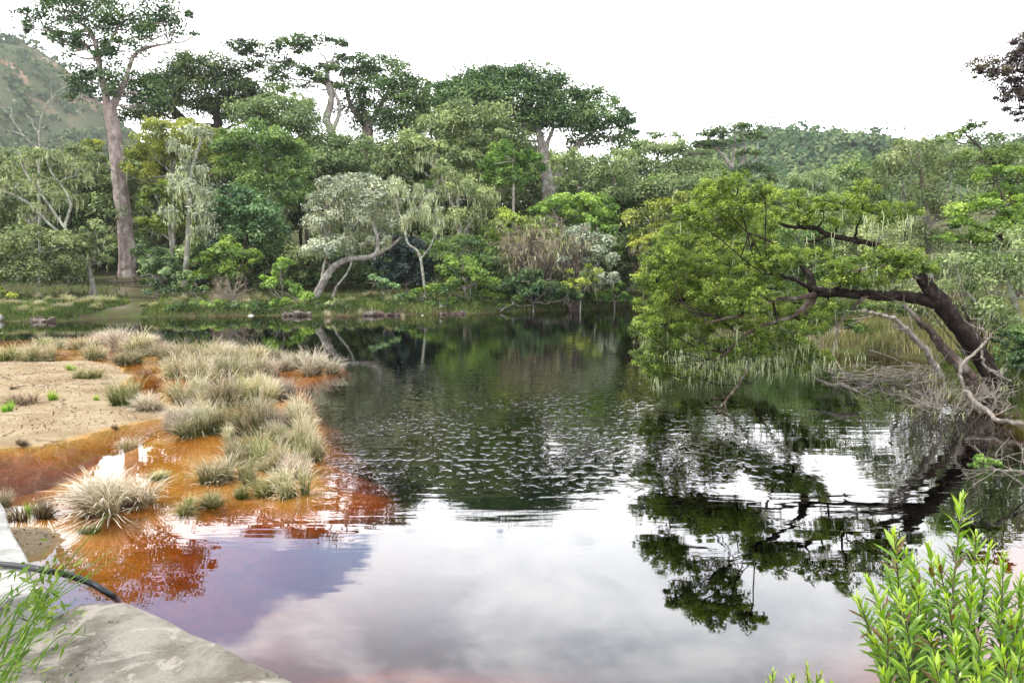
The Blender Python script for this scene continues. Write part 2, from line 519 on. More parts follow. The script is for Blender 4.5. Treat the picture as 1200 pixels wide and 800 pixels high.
NEARB = wpoly([(330, 775), (400, 765), (480, 762), (640, 776), (800, 800), (860, 830), (700, 960), (400, 1000)])


def vnoise(x, y, s, seed=0):
    """cheap smooth value noise"""
    rs = np.random.default_rng(seed)
    tab = rs.random((64, 64))
    u, v = x / s, y / s
    i, j = np.floor(u).astype(int), np.floor(v).astype(int)
    fu, fv = u - i, v - j
    fu, fv = fu * fu * (3 - 2 * fu), fv * fv * (3 - 2 * fv)
    g = lambda a, b: tab[a % 64, b % 64]
    return (g(i, j) * (1 - fu) + g(i + 1, j) * fu) * (1 - fv) + (g(i, j + 1) * (1 - fu) + g(i + 1, j + 1) * fu) * fv - 0.5


def fields(x, y):
    d = poly_sd(x, y, POND)
    d = d + vnoise(x, y, 1.3, 1) * 0.5 + vnoise(x, y, 0.45, 2) * 0.18
    n = vnoise(x, y, 3.0, 3) * 0.25 + vnoise(x, y, 0.8, 4) * 0.07
    dp = np.maximum(d, 0)
    near = np.clip((14 - y) / 8, 0, 1)
    land = 0.42 * (1 - np.exp(-dp / 0.5)) + np.minimum(dp, 60) * 0.055 + np.clip(y - 72, 0, 80) * 0.16 * (d > 5) + n * np.clip(dp / 1.5, 0, 1)
    deep = -0.05 - np.minimum(1.9, np.maximum(-d, 0) * 0.45)
    z = np.where(d > 0, land, deep)
    sd = poly_sd(x, y, SAND) + vnoise(x, y, 0.9, 6) * 0.35
    sd2 = np.minimum(poly_sd(x, y, SAND2), poly_sd(x, y, SAND3)) + vnoise(x, y, 0.5, 7) * 0.2
    s = np.minimum(sd, sd2)
    zs = np.where(s < 0, 0.012 + 0.10 * (1 - np.exp(s / 0.9)), -0.10 * s - 0.012 * s * s) + vnoise(x, y, 0.7, 8) * 0.025 + vnoise(x, y, 0.32, 9) * 0.022
    m = poly_sd(x, y, MARSH) + vnoise(x, y, 0.6, 10) * 0.3
    mp = np.maximum(m, 0)
    sl = np.clip(0.15 + (y - 8.6) * 0.25, 0.15, 0.6)
    zm = np.where(m < 0, -0.03 + vnoise(x, y, 0.5, 11) * 0.06, -0.045 - sl * np.minimum(mp, 0.8) - 1.3 * np.maximum(mp - 0.8, 0)) + vnoise(x, y, 0.35, 12) * 0.02
    nb = np.maximum(poly_sd(x, y, NEARB), 0)
    zn = -0.20 - 0.42 * nb + vnoise(x, y, 0.3, 13) * 0.03
    z = np.where(d < 0.0, np.maximum(z, np.maximum(np.maximum(zs, zm), zn)), z)
    sand = np.clip(0.5 - s / 0.5, 0, 1)
    bed = np.clip(-d / 0.3 + 0.2, 0, 1) * np.clip((31 - y) / 5, 0, 1) * np.clip((6.5 - x) / 1.5, 0, 1)
    return z, sand, bed, d


def ground_z(x, y):
    return float(fields(np.array([float(x)]), np.array([float(y)]))[0][0])


def graded(segs):
    out = [segs[0][0]]
    for a, b, s in segs:
        n = max(1, int(round((b - a) / s)))
        out += list(a + (b - a) * (np.arange(n) + 1) / n)
    return np.array(out)


def ground_mat():
    m, w = new_mat('ground_earth_and_sand')
    p = w.n('ShaderNodeNewGeometry').outputs['Position']
    sand = w.n('ShaderNodeAttribute', attribute_name='sand').outputs['Fac']
    bed = w.n('ShaderNodeAttribute', attribute_name='bed').outputs['Fac']
    path = w.n('ShaderNodeAttribute', attribute_name='path').outputs['Fac']
    nb = w.noise(p, 0.9, 7, 0.65, 0.4)
    nf = w.noise(p, 9.0, 7, 0.7)
    nff = w.noise(p, 45.0, 4, 0.6)
    # dry sandy crust with fine cracks
    c1 = w.mix(w.sstep(nb, 0.36, 0.62), (0.26, 0.185, 0.10), (0.385, 0.305, 0.195))
    c1 = w.mix(w.math('MULTIPLY', w.sstep(nf, 0.50, 0.70), 0.6), c1, (0.27, 0.175, 0.085))
    c1 = w.mix(w.math('MULTIPLY', w.sstep(nff, 0.54, 0.66), 0.6), c1, (0.46, 0.40, 0.31))
    c1 = w.mix(w.math('MULTIPLY', w.sstep(w.noise(p, 22.0, 6, 0.75, 0.5), 0.55, 0.68), 0.65), c1, (0.17, 0.115, 0.06))
    warp = w.n('ShaderNodeTexNoise', {'Vector': p, 'Scale': 1.6, 'Detail': 6}).outputs['Color']
    vp = w.n('ShaderNodeVectorMath', {0: p, 1: w.n('ShaderNodeVectorMath', {0: warp, 'Scale': 0.9}, operation='SCALE').outputs[0]}, operation='ADD').outputs[0]
    vo = w.n('ShaderNodeTexVoronoi', {'Vector': vp, 'Scale': 0.62}, feature='DISTANCE_TO_EDGE').outputs['Distance']
    ck = w.math('MULTIPLY', w.math('SUBTRACT', 1.0, w.sstep(vo, 0.004, 0.022)), w.sstep(nb, 0.50, 0.58))
    c1 = w.mix(w.math('MULTIPLY', ck, 0.85), c1, (0.09, 0.055, 0.03))
    # forest floor
    c2 = w.mix(nf, (0.045, 0.034, 0.020), (0.10, 0.082, 0.045))
    c2 = w.mix(w.math('MULTIPLY', w.sstep(nb, 0.40, 0.58), 0.75), c2, (0.070, 0.098, 0.025))
    c2 = w.mix(path, c2, w.mix(nf, (0.13, 0.10, 0.078), (0.22, 0.175, 0.14)))
    # pond bed: ochre sand with leaf litter
    c3 = w.mix(w.sstep(nf, 0.35, 0.7), (0.56, 0.30, 0.075), (0.38, 0.20, 0.05))
    c3 = w.mix(w.math('MULTIPLY', w.sstep(nff, 0.52, 0.66), 0.45), c3, (0.20, 0.115, 0.05))
    c3 = w.mix(w.math('MULTIPLY', w.sstep(w.noise(p, 2.4, 6, 0.65, 0.8), 0.46, 0.62), 0.55), c3, (0.30, 0.19, 0.055))
    c = w.mix(bed, c2, c3)
    c = w.mix(w.sstep(sand, 0.25, 0.75), c, c1)
    h = w.math('ADD', w.math('MULTIPLY', nf, 0.7), w.math('SUBTRACT', w.math('MULTIPLY', nff, 0.3), ck))
    bp = w.n('ShaderNodeBump', {'Height': h, 'Strength': 1.0, 'Distance': 0.05})
    pr = w.n('ShaderNodeBsdfPrincipled', {'Base Color': c, 'Roughness': 0.95, 'Normal': bp.outputs[0], 'Specular IOR Level': 0.15})
    out = w.n('ShaderNodeOutputMaterial')
    w.t.links.new(pr.outputs[0], out.inputs[0])
    return m


def build_ground():
    xs = graded([(-1400, -400, 120), (-400, -100, 30), (-100, -45, 4), (-45, -18, 0.6), (-18, 14, 0.17), (14, 30, 0.6), (30, 100, 4), (100, 400, 30), (400, 1400, 120)])
    ys = graded([(-300, -40, 40), (-40, -5, 4), (-5, 2, 0.5), (2, 16, 0.15), (16, 30, 0.22), (30, 56, 0.4), (56, 100, 2.5), (100, 400, 25), (400, 1500, 120)])
    X, Y = np.meshgrid(xs, ys)
    z, sand, bed, d = fields(X.ravel(), Y.ravel())
    x, y = X.ravel(), Y.ravel()
    pc = np.array([wat(140, 372)[:2], at(142, 352, 52)[:2], at(147, 343, 58)[:2], at(150, 343, 66)[:2]])
    pd = np.full(x.shape, 1e9)
    for a, b in zip(pc[:-1], pc[1:]):
        e = b - a
        t = np.clip(((x - a[0]) * e[0] + (y - a[1]) * e[1]) / (e @ e), 0, 1)
        pd = np.minimum(pd, np.hypot(x - a[0] - t * e[0], y - a[1] - t * e[1]))
    path = np.clip(1.3 - pd / 0.5, 0, 1) * np.clip((d - .6) / 1.2, 0, 1)
    rb = np.hypot((x - wat(955, 402)[0]) / 2.2, (y - wat(955, 402)[1]) / 2.2)
    path = np.maximum(path, np.clip(1.3 - rb, 0, 1) * (d > 0))
    nx, ny = len(xs), len(ys)
    i = np.arange(ny - 1)[:, None] * nx
    j = np.arange(nx - 1)[None]
    q = np.stack([i + j, i + j + 1, i + nx + j + 1, i + nx + j], -1).reshape(-1, 4)
    mb = MB()
    mb.quads(np.stack([x, y, z], 1), q, 0.5)
    o = mb.build('ground', ground_mat(), smooth=True)
    for nm, arr in (('sand', sand), ('bed', bed), ('path', path)):
        a = o.data.attributes.new(nm, 'FLOAT', 'POINT')
        a.data.foreach_set('value', arr.astype(np.float32))
    tag(o, 'ground with pale sandy spit, brown forest floor and ochre pond bed', 'ground', kind='structure')


build_ground()


def water_mat():
    m, w = new_mat('tannin_water')
    p = w.n('ShaderNodeNewGeometry').outputs['Position']
    sp = w.n('ShaderNodeSeparateXYZ', {0: p})
    X, Y = sp.outputs[0], sp.outputs[1]
    pm = w.n('ShaderNodeMapping', {'Vector': p, 'Scale': (1.25, 1.0, 1.0)}).outputs[0]
    pl = w.n('ShaderNodeMapping', {'Vector': p, 'Scale': (0.22, 1.0, 1.0)}).outputs[0]
    soft = w.noise(pl, 2.6, 3, 0.5, 0.3)
    rip = w.sstep(w.noise(pm, 5.8, 2, 0.45, 0.0), 0.46, 0.74)
    fine = w.noise(p, 16.0, 2, 0.55)
    patch = w.noise(p, 0.33, 4, 0.6, 0.5)
    # wind lies on the middle of the pond; the near bay is calm
    band = w.math('MULTIPLY', w.sstep(Y, 7.6, 10.5), w.math('SUBTRACT', 1.0, w.sstep(Y, 13.0, 23.0)))
    cx = w.math('SUBTRACT', 1.0, w.sstep(w.math('ABSOLUTE', w.math('SUBTRACT', X, 0.2)), 1.4, 4.6))
    wind = w.math('MULTIPLY', w.math('MULTIPLY', band, cx), w.math('ADD', 0.35, w.math('MULTIPLY', w.sstep(patch, 0.40, 0.60), 0.65)))
    far = w.sstep(Y, 8.5, 24.0)
    left = w.sstep(X, -5.5, -1.5)
    amp_s = w.math('MULTIPLY', w.math('ADD', 0.10, w.math('MULTIPLY', w.sstep(Y, 5.0, 9.0), 1.0)), w.math('ADD', 0.15, w.math('MULTIPLY', left, 0.85)))
    h = w.math('ADD', w.math('MULTIPLY', w.math('MULTIPLY', soft, amp_s), 0.0042),
               w.math('ADD', w.math('MULTIPLY', w.math('MULTIPLY', rip, wind), 0.0068),
                      w.math('MULTIPLY', w.math('MULTIPLY', fine, w.math('ADD', w.math('MULTIPLY', wind, 0.4), w.math('MULTIPLY', far, 0.12))), 0.0012)))
    bp = w.n('ShaderNodeBump', {'Height': h, 'Strength': 1.0, 'Distance': 1.0})
    bf = w.n('ShaderNodeNewGeometry').outputs['Backfacing']
    ior = w.math('ADD', w.math('MULTIPLY', w.math('SUBTRACT', 1.0, bf), 1.82), w.math('MULTIPLY', bf, 1 / 1.82))
    fr = w.n('ShaderNodeFresnel', {'IOR': ior, 'Normal': bp.outputs[0]})
    gl = w.n('ShaderNodeBsdfGlossy', {'Color': (1, 1, 1, 1), 'Roughness': 0.0, 'Normal': bp.outputs[0]})
    tr = w.n('ShaderNodeBsdfTransparent', {'Color': (1, 1, 1, 1)})
    mx = w.n('ShaderNodeMixShader', {0: fr.outputs[0], 1: tr.outputs[0], 2: gl.outputs[0]})
    va = w.n('ShaderNodeVolumeAbsorption', {'Color': (0.80, 0.56, 0.0, 1), 'Density': 8.0})
    out = w.n('ShaderNodeOutputMaterial')
    w.t.links.new(mx.outputs[0], out.inputs['Surface'])
    w.t.links.new(va.outputs[0], out.inputs['Volume'])
    return m


def box_mesh(x0, x1, y0, y1, z0, z1):
    v = [(x, y, z) for z in (z0, z1) for y in (y0, y1) for x in (x0, x1)]
    q = [(0, 2, 3, 1), (4, 5, 7, 6), (0, 1, 5, 4), (2, 6, 7, 3), (0, 4, 6, 2), (1, 3, 7, 5)]
    return np.array(v, float), np.array(q)


mb = MB()
mb.quads(*box_mesh(-70, 40, -3.5, 62, -6, 0), 0.5)
wtr = mb.build('water', water_mat())
tag(wtr, 'dark tea coloured pond water mirroring cloud and trees', 'water', kind='structure')


# ------------------------------------------------------------------ far hills
def hill(name, label, Y0, ridge, depth, mat, seed):
    """ridge: list of (px, py) of the skyline at distance Y0; slopes towards us and away"""
    rp = np.array([at(px, py, Y0) for px, py in ridge])
    xs = np.linspace(rp[0, 0], rp[-1, 0], 90)
    zr = np.interp(xs, rp[:, 0], rp[:, 2])
    ts = np.linspace(-1, 1, 50)
    X = np.repeat(xs[None], 50, 0)
    T = np.repeat(ts[:, None], 90, 1)
    prof = np.clip(1 - np.abs(T) ** 1.35, 0, 1)
    Yg = Y0 + T * depth
    rough = vnoise(X, Yg, 60, seed) * 16 + vnoise(X, Yg, 22, seed + 1) * 9 + vnoise(X, Yg, 8, seed + 2) * 3.5
    Z = -4 + (zr[None] + 4) * prof + rough * np.clip(prof * 3, 0, 1) * np.clip(np.abs(T) * 2.2, 0.12, 1)
    n = 90
    i = np.arange(49)[:, None] * n
    j = np.arange(89)[None]
    q = np.stack([i + j, i + j + 1, i + n + j + 1, i + n + j], -1).reshape(-1, 4)
    mb = MB()
    mb.quads(np.stack([X, Yg, Z], -1).reshape(-1, 3), q, 0.5)
    o = mb.build(name, mat, smooth=True)
    tag(o, label, 'hill', kind='structure')
    return X, Yg, Z


def hill_mat(rock):
    m, w = new_mat('hillside')
    p = w.n('ShaderNodeNewGeometry').outputs['Position']
    n = w.noise(p, 0.05, 8, 0.65, 0.6)
    n2 = w.noise(p, 0.35, 6, 0.7)
    c = w.mix(n2, (0.055, 0.072, 0.036), (0.105, 0.115, 0.065))
    if rock:
        sp = w.n('ShaderNodeSeparateXYZ', {0: p})
        hi = w.sstep(sp.outputs[2], 70, 110)
        c = w.mix(w.math('MULTIPLY', w.math('MULTIPLY', w.sstep(n, 0.50, 0.60), hi), 0.9), c, w.mix(n2, (0.36, 0.17, 0.09), (0.26, 0.21, 0.17)))
        c = w.mix(w.math('MULTIPLY', w.sstep(w.noise(p, 0.12, 5, 0.6), 0.62, 0.66), 0.8), c, (0.33, 0.31, 0.29))
    pr = w.n('ShaderNodeBsdfPrincipled', {'Base Color': c, 'Roughness': 1.0, 'Specular IOR Level': 0.1})
    out = w.n('ShaderNodeOutputMaterial')
    w.t.links.new(pr.outputs[0], out.inputs[0])
    return m


def scatter_wood(name, label, grid, n, rad, per, mat, L, seed, ok, front=True):
    X, Yg, Z = grid
    rng = np.random.default_rng(seed)
    ny, nx = X.shape
    mb = MB()
    for _ in range(n):
        i, j = rng.random() * (ny * 0.55 - 2), rng.random() * (nx - 2)
        a, b = int(i), int(j)
        fi, fj = i - a, j - b
        f = lambda A: (A[a, b] * (1 - fj) + A[a, b + 1] * fj) * (1 - fi) + (A[a + 1, b] * (1 - fj) + A[a + 1, b + 1] * fj) * fi
        c = np.array([f(X), f(Yg), f(Z)])
        if not ok(c, rng):
            continue
        r = rad * min(2.2, math.exp(rng.normal(-0.05, 0.32)))
        tb = rng.uniform(0.2, 0.85)
        dl = nrm(rng.normal(size=(per, 3)) + np.array([0, -0.2, 0.4]))
        pos = c + np.array([0, 0, r * 0.45]) + dl * r * np.array([1, 1, 0.85]) * (0.75 + 0.35 * rng.random((per, 1)))
        nn = nrm(dl + rng.normal(0, 0.4, (per, 3)))
        leaf_quads(mb, rng, pos, nn, L, 0.8, np.clip(tb + rng.normal(0, .12, per) + 0.1 * dl[:, 2], 0, 1))
    o = mb.build(name, mat)
    tag(o, label, 'woodland', kind='stuff')


gm = hill('mountain', 'scrubby mountain with bare reddish rock at far left', 430,
          [(-420, 150), (-250, 70), (-120, 42), (-40, 46), (10, 49), (40, 56), (70, 76), (100, 105), (135, 140), (180, 190), (230, 250), (300, 330)], 190, hill_mat(True), 21)
scatter_wood('mountain_scrub', 'low grey green scrub covering the far left mountain', gm, 5200, 3.4, 26, M['scrub'], 2.2, 31,
             lambda c, r: r.random() < (0.35 if c[2] > 75 else 0.95))
gh = hill('hill', 'wooded hill on the horizon right of centre', 360,
          [(640, 330), (740, 230), (820, 186), (870, 169), (905, 164), (950, 170), (1000, 178), (1050, 182), (1120, 186), (1200, 178), (1320, 195), (1480, 330)], 170, hill_mat(False), 25)
scatter_wood('far_wood', 'blue green far wood covering the hill on the horizon', gh, 4200, 4.2, 46, M['farwood'], 1.9, 33, lambda c, r: True)

# ------------------------------------------------------------------ plants
_seed = [100]


def nrng():
    _seed[0] += 1
    return np.random.default_rng(_seed[0])


def plant(name, label, cat, Y, clusters, leaf='mid', L=3.6, cov=3.2, trunks=None, bark='bark', lich=0, lichlen=0.9, group=None,
          asp=0.6, low=-0.25, subr=0.36, flat=0.75, limb=1.3, depth=1.0, crown='crown', extra=None, droop=0.1, nsubk=1.0, grow=1.15):
    if Y > 65 and cat == 'tree' and group is None:
        cov, grow, subr, nsubk = cov * 1.5, 1.33, 0.42, 1.6
    """a tree or shrub: trunk and limbs, a crown of leaf faces in clumps, and hanging lichen where it carries some"""
    rng = nrng()
    s = Y / FPX
    cs, rs = [], []
    for k, c in enumerate(clusters):
        px, py, rx, ry = c[:4]
        dy = c[4] if len(c) > 4 else rng.uniform(-0.5, 0.5) * depth * min(rx * s, 5)
        cs.append(at(px, py, Y + dy))
        rs.append(grow * np.array([rx * s, max(rx * .75, ry) * s * depth, ry * s]))
    cs = np.array(cs)
    if trunks is None:
        mx = cs[:, 0].mean()
        lowest = cs[:, 2].min()
        g = ground_z(mx, Y)
        tk = 1.0 if cat == 'tree' else 0.45
        trunks_w = [np.array([[mx, Y, g - 0.1, 2.4 * s * tk], [mx + rng.normal(0, .1), Y, (g + lowest) / 2, 2.0 * s * tk],
                              [cs[:, 0].mean(), Y, max(lowest, g + .3), 1.2 * s * tk]])]
    else:
        trunks_w = []
        for ti, t in enumerate(trunks):
            w_ = []
            for p in t:
                dy = p[3] if len(p) > 3 else 0
                w_.append([*at(p[0], p[1], Y + dy), p[2] * s])
            w_ = np.array(w_)
            if ti == 0:
                w_[0, 2] = ground_z(w_[0, 0], w_[0, 1]) - 0.15
            trunks_w.append(w_)
    base = trunks_w[0][0, :3].copy()
    base[2] += 0.15
    root = empty(name, base)
    tag(root, label, cat, group)
    mt = MB()
    skel = []
    for t in trunks_w:
        p = smooth_poly(t, 5)
        p[1:-1, :3] += rng.normal(0, 0.25 * s, (len(p) - 2, 3))
        tube(mt, p[:, :3], p[:, 3], 9, rng, 0.10)
        skel.append(p)
    sk = np.vstack(skel)
    for c, r in zip(cs, rs):
        d = np.linalg.norm(sk[:, :3] - c, axis=1) + 2.5 * np.maximum(sk[:, 2] - c[2] + r[2] * .3, 0)
        k = int(d.argmin())
        a = sk[k, :3]
        e = c + np.array([0, 0, -0.15 * r[2]])
        if np.linalg.norm(e - a) > 0.5 * r[0]:
            mid = (a + e) / 2 + np.array([0, 0, -0.12 * np.linalg.norm(e - a)]) * rng.uniform(-.6, 1) + rng.normal(0, .06, 3) * np.linalg.norm(e - a)
            p = smooth_poly([a, mid, e], 4, 0.02 * np.linalg.norm(e - a), rng)
            r0 = min(sk[k, 3] * 0.7, limb * s)
            tube(mt, p, np.linspace(r0, 0.45 * limb * s, len(p)), 6, rng, 0.1)
        else:
            r0 = limb * s
        for _ in range(3):
            dd = nrm(rng.normal(size=3) + np.array([0, 0, 0.5])) * r * 0.75
            p = smooth_poly([e, e + dd * 0.5 + rng.normal(0, .08, 3) * r, e + dd], 3)
            tube(mt, p, np.linspace(0.5 * limb * s, 0.2 * limb * s, len(p)), 4, tint=0.4)
    mt.build('trunk' if cat == 'tree' else 'stem', M[bark], root, base)
    mc = MB()
    mlc = MB()
    for c, r, cl in zip(cs, rs, clusters):
        area = math.pi * cl[2] * cl[3] * (0.5 + 0.5 * depth)
        n = int(1.7 * cov * area / (0.5 * L * L * asp)) + 30
        sub = puff(mc, rng, c, r, n, L * s, asp, nsub=max(6, int(n / 130 * nsubk)), low=low, subr=subr, flat=flat, tbase=0.5 + rng.normal(0, .07), droop=droop)
        if lich:
            m = int(lich * area / 20)
            k = rng.integers(0, len(sub), m)
            roots = sub[k] + rng.normal(0, .16, (m, 3)) * r
            strands(mlc, rng, roots, lichlen * 9 * s, .85 * s, 0.45, spread=.28)
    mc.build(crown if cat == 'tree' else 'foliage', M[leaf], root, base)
    if lich and mlc.v:
        mlc.build('lichen', M['lichen'], root, base)
    if extra:
        extra(root, base, rng, s)
    return root


# ---- tall trees along the skyline
plant('tree', 'tallest tree, pinkish trunk rising bare above the picnic spot to an airy dark crown', 'tree', 68,
      [(125, 96, 42, 15), (158, 106, 30, 12), (108, 112, 24, 9), (170, 120, 18, 8), (98, 90, 14, 8), (58, 22, 26, 9), (36, 33, 14, 5), (75, 48, 16, 7), (86, 62, 15, 8),
       (98, 12, 30, 14), (128, 34, 34, 13), (160, 28, 30, 13), (190, 26, 24, 9), (208, 18, 14, 7), (125, -8, 44, 12), (172, -4, 34, 11), (230, 40, 6, 3),
       (102, 52, 20, 9), (146, 58, 24, 8), (182, 44, 22, 8), (78, 2, 22, 9), (60, 38, 14, 5), (115, 68, 18, 7)],
      'dark', 3.0, 1.75, [[(150, 343, 11), (149, 300, 9), (145, 250, 8.5), (139, 200, 8), (135, 160, 8), (128, 128, 7)],
                          [(128, 132, 5), (117, 80, 3), (112, 52, 2.4), (98, 30, 1.8), (74, 19, 1.2)],
                          [(130, 128, 5), (148, 92, 2.6), (154, 72, 2.2), (166, 58, 2.0), (198, 51, 1.2)],
                          [(115, 70, 2.2), (128, 50, 1.8), (140, 30, 1.2)]],
      'pinkbark', asp=0.65, low=-0.5, subr=0.32, limb=1.5)
plant('tree', 'dark dome crowned tree with a bowed black limb, next right of the tallest tree', 'tree', 80,
      [(240, 84, 34, 15), (213, 97, 24, 12), (272, 96, 24, 14), (245, 112, 42, 13), (193, 92, 18, 8), (284, 112, 20, 12), (180, 98, 14, 6), (225, 72, 14, 6), (265, 128, 30, 12), (232, 130, 30, 10), (290, 140, 24, 12), (196, 108, 18, 10), (176, 120, 18, 9), (182, 138, 22, 10), (160, 136, 18, 10), (208, 122, 16, 8)],
      'dark', 3.0, 2.5, [[(252, 330, 6), (253, 200, 5), (255, 145, 5), (250, 120, 4)], [(250, 150, 5), (222, 146, 4.5), (205, 130, 4), (190, 118, 3)]],
      'darkbark', asp=0.65, low=-0.3, limb=1.6)
plant('tree', 'sparse flat topped tree with a crooked white trunk against the sky', 'tree', 76,
      [(284, 60, 15, 9), (308, 62, 22, 9), (338, 56, 22, 8), (368, 52, 22, 8), (394, 55, 12, 7), (298, 80, 13, 7), (345, 92, 28, 11), (368, 100, 20, 9), (322, 75, 18, 8), (402, 68, 8, 5), (378, 84, 14, 6)],
      'dark', 3.0, 2.0, [[(383, 330, 6), (386, 215, 5), (389, 160, 4.6), (383, 140, 4.2), (388, 118, 3.8), (384, 95, 3), (383, 74, 2)], [(386, 162, 3), (398, 130, 2.2), (390, 105, 1.8), (372, 88, 1.2)],
                         [(384, 96, 1.8), (362, 82, 1.4), (330, 72, 1.2)]],
      'bark', asp=0.65, low=-0.1, flat=0.6, limb=1.2)
plant('tree', 'slim tree with a thin pale stem seen between the white trunk and the dark dome', 'tree', 84,
      [(312, 108, 22, 12), (322, 128, 18, 9), (303, 124, 14, 8), (352, 122, 14, 8)], 'mid', 3.0, 1.8, [[(364, 330, 3), (362, 190, 2.2), (359, 130, 1.6), (352, 108, 1)], [(312, 200, 2.4), (312, 140, 2), (315, 112, 2)]], 'bark', limb=1)
plant('tree', 'round crowned tree on a purplish forked trunk beside the white trunk', 'tree', 79,
      [(430, 76, 24, 9), (456, 90, 26, 13), (472, 104, 22, 12), (420, 88, 18, 9), (444, 114, 40, 13), (480, 122, 24, 14), (400, 82, 14, 7), (425, 130, 26, 8), (452, 152, 36, 12), (486, 160, 30, 12), (468, 140, 30, 9), (492, 138, 16, 9), (410, 105, 15, 8)],
      'dark', 3.0, 2.2, [[(432, 330, 8), (432, 195, 7), (430, 150, 6), (428, 130, 4)], [(430, 150, 4), (412, 125, 2.8), (405, 100, 1.8)], [(430, 152, 4), (445, 125, 2.6), (458, 100, 1.6)], [(429, 140, 3), (422, 112, 2), (424, 90, 1.4)]],
      'pinkbark', low=-0.2, limb=1.4)
plant('tree', 'small open crowned tree in the skyline gap left of the great dome', 'tree', 86,
      [(494, 99, 13, 6), (509, 105, 12, 7), (502, 125, 22, 11), (520, 122, 18, 9), (500, 145, 25, 10)], 'dark', 3.0, 2.2, None, 'darkbark')
plant('tree', 'great domed tree with twin grey trunks spreading over the middle of the forest', 'tree', 72,
      [(553, 95, 26, 12), (584, 96, 30, 13), (620, 100, 32, 16), (650, 112, 24, 16), (600, 122, 48, 20), (560, 116, 30, 15), (640, 142, 34, 17), (592, 150, 38, 16), (664, 142, 22, 15),
       (690, 114, 18, 10), (705, 128, 22, 12), (724, 145, 19, 10), (690, 148, 30, 12), (736, 155, 10, 6), (700, 166, 38, 9), (535, 108, 20, 10), (540, 130, 24, 12), (590, 175, 30, 12, 5), (560, 165, 34, 14, 4)],
      'dark', 3.0, 3.0, [[(642, 330, 9), (643, 240, 8.5), (641, 205, 6.5), (635, 170, 5), (630, 150, 3.5)], [(643, 232, 6), (654, 205, 4.5), (668, 180, 4), (684, 164, 3), (700, 150, 2)], [(640, 200, 3.5), (640, 175, 3), (648, 150, 2)]],
      'bark', low=-0.3, limb=1.7)
plant('tree', 'wide tree with layered hazy grey green tiers right of the great dome', 'tree', 92,
      [(778, 160, 16, 4), (760, 184, 34, 11), (800, 178, 30, 9), (770, 206, 40, 12), (820, 200, 30, 11), (740, 200, 22, 16), (745, 176, 20, 8), (800, 222, 36, 12), (725, 222, 26, 14), (760, 228, 30, 12)],
      'grey', 3.0, 2.6, [[(775, 330, 6), (774, 230, 5), (770, 190, 3)], [(774, 235, 3), (800, 205, 2), (815, 190, 1.2)], [(774, 240, 3), (745, 215, 2), (738, 190, 1.2)]], 'bark', low=-0.1, flat=0.5)
plant('tree', 'umbrella shaped tree with fanned bare limbs standing before the far hill', 'tree', 78,
      [(834, 160, 18, 6), (864, 154, 28, 5), (885, 164, 14, 6), (852, 172, 24, 5), (822, 172, 12, 5), (878, 182, 14, 6), (880, 204, 20, 8), (898, 214, 14, 6)],
      'dark', 3.0, 2.4, [[(866, 330, 5), (866, 225, 4.5), (862, 205, 3.5), (850, 186, 2.4), (836, 170, 1.4)], [(863, 208, 3), (872, 185, 2), (872, 160, 1.2)], [(863, 205, 2.4), (884, 188, 1.8), (888, 168, 1)], [(858, 198, 2), (860, 178, 1.4), (862, 160, 1)]],
      'bark', low=0.0, flat=0.5, limb=1.1)

# ---- second storey of the forest
plant('tree', 'bushy grey green tree at the left picture edge below the mountain', 'tree', 60,
      [(28, 200, 42, 20), (84, 192, 30, 16), (15, 240, 40, 26), (60, 230, 36, 20), (-20, 210, 34, 24), (100, 215, 20, 14), (-30, 262, 34, 30)], 'grey', 3.2, 2.6, None, lich=0.5)
plant('tree', 'yellowish green leafy tree just right of the tallest trunk', 'tree', 63,
      [(200, 163, 40, 15), (180, 182, 24, 12), (228, 178, 30, 14), (215, 150, 20, 8), (185, 148, 18, 8), (250, 170, 24, 14), (110, 180, 18, 12), (165, 205, 18, 16), (262, 195, 24, 16)], 'yellow', 3.2, 2.8, None, lich=0.12)
plant('tree', 'dense fresh green tree in the front of the forest below the sparse flat top', 'tree', 58,
      [(300, 166, 36, 20), (330, 190, 34, 24), (290, 200, 30, 20), (318, 232, 36, 22), (270, 178, 20, 14), (345, 215, 20, 20)], 'mid', 3.2, 3.2, None, subr=0.3)
plant('tree', 'dull green fine leaved tree in front of the white trunk', 'tree', 66,
      [(332, 130, 28, 12), (352, 146, 28, 12), (300, 138, 26, 12), (318, 120, 16, 8), (410, 172, 22, 12), (362, 168, 28, 15), (318, 148, 20, 10), (350, 200, 30, 18), (395, 190, 26, 16), (412, 200, 20, 14), (365, 225, 25, 16)], 'grey', 3.0, 2.8, None, 'darkbark')
plant('tree', 'blue green glossy leaved tree between the lichen tree and the fresh green one', 'tree', 54,
      [(278, 232, 24, 14), (268, 246, 26, 14), (300, 252, 26, 18), (318, 272, 26, 18), (290, 280, 30, 18), (262, 264, 18, 12)], 'blue', 3.6, 3.2, None, 'darkbark')
plant('tree', 'big rounded grey green tree below the left side of the great dome', 'tree', 62,
      [(555, 146, 46, 22), (520, 160, 34, 20), (585, 168, 32, 20), (560, 190, 44, 22), (525, 190, 30, 20), (500, 172, 26, 18), (480, 180, 26, 18), (600, 208, 26, 18), (575, 222, 36, 18), (460, 195, 26, 18)], 'grey', 3.2, 3.0, None, lich=0.25, subr=0.3)
plant('tree', 'small bright green round crown below the twin trunks', 'tree', 57, [(602, 186, 30, 14), (588, 200, 22, 12), (618, 200, 22, 14), (600, 215, 30, 16)], 'fresh', 3.2, 2.8, None, lich=0.1)
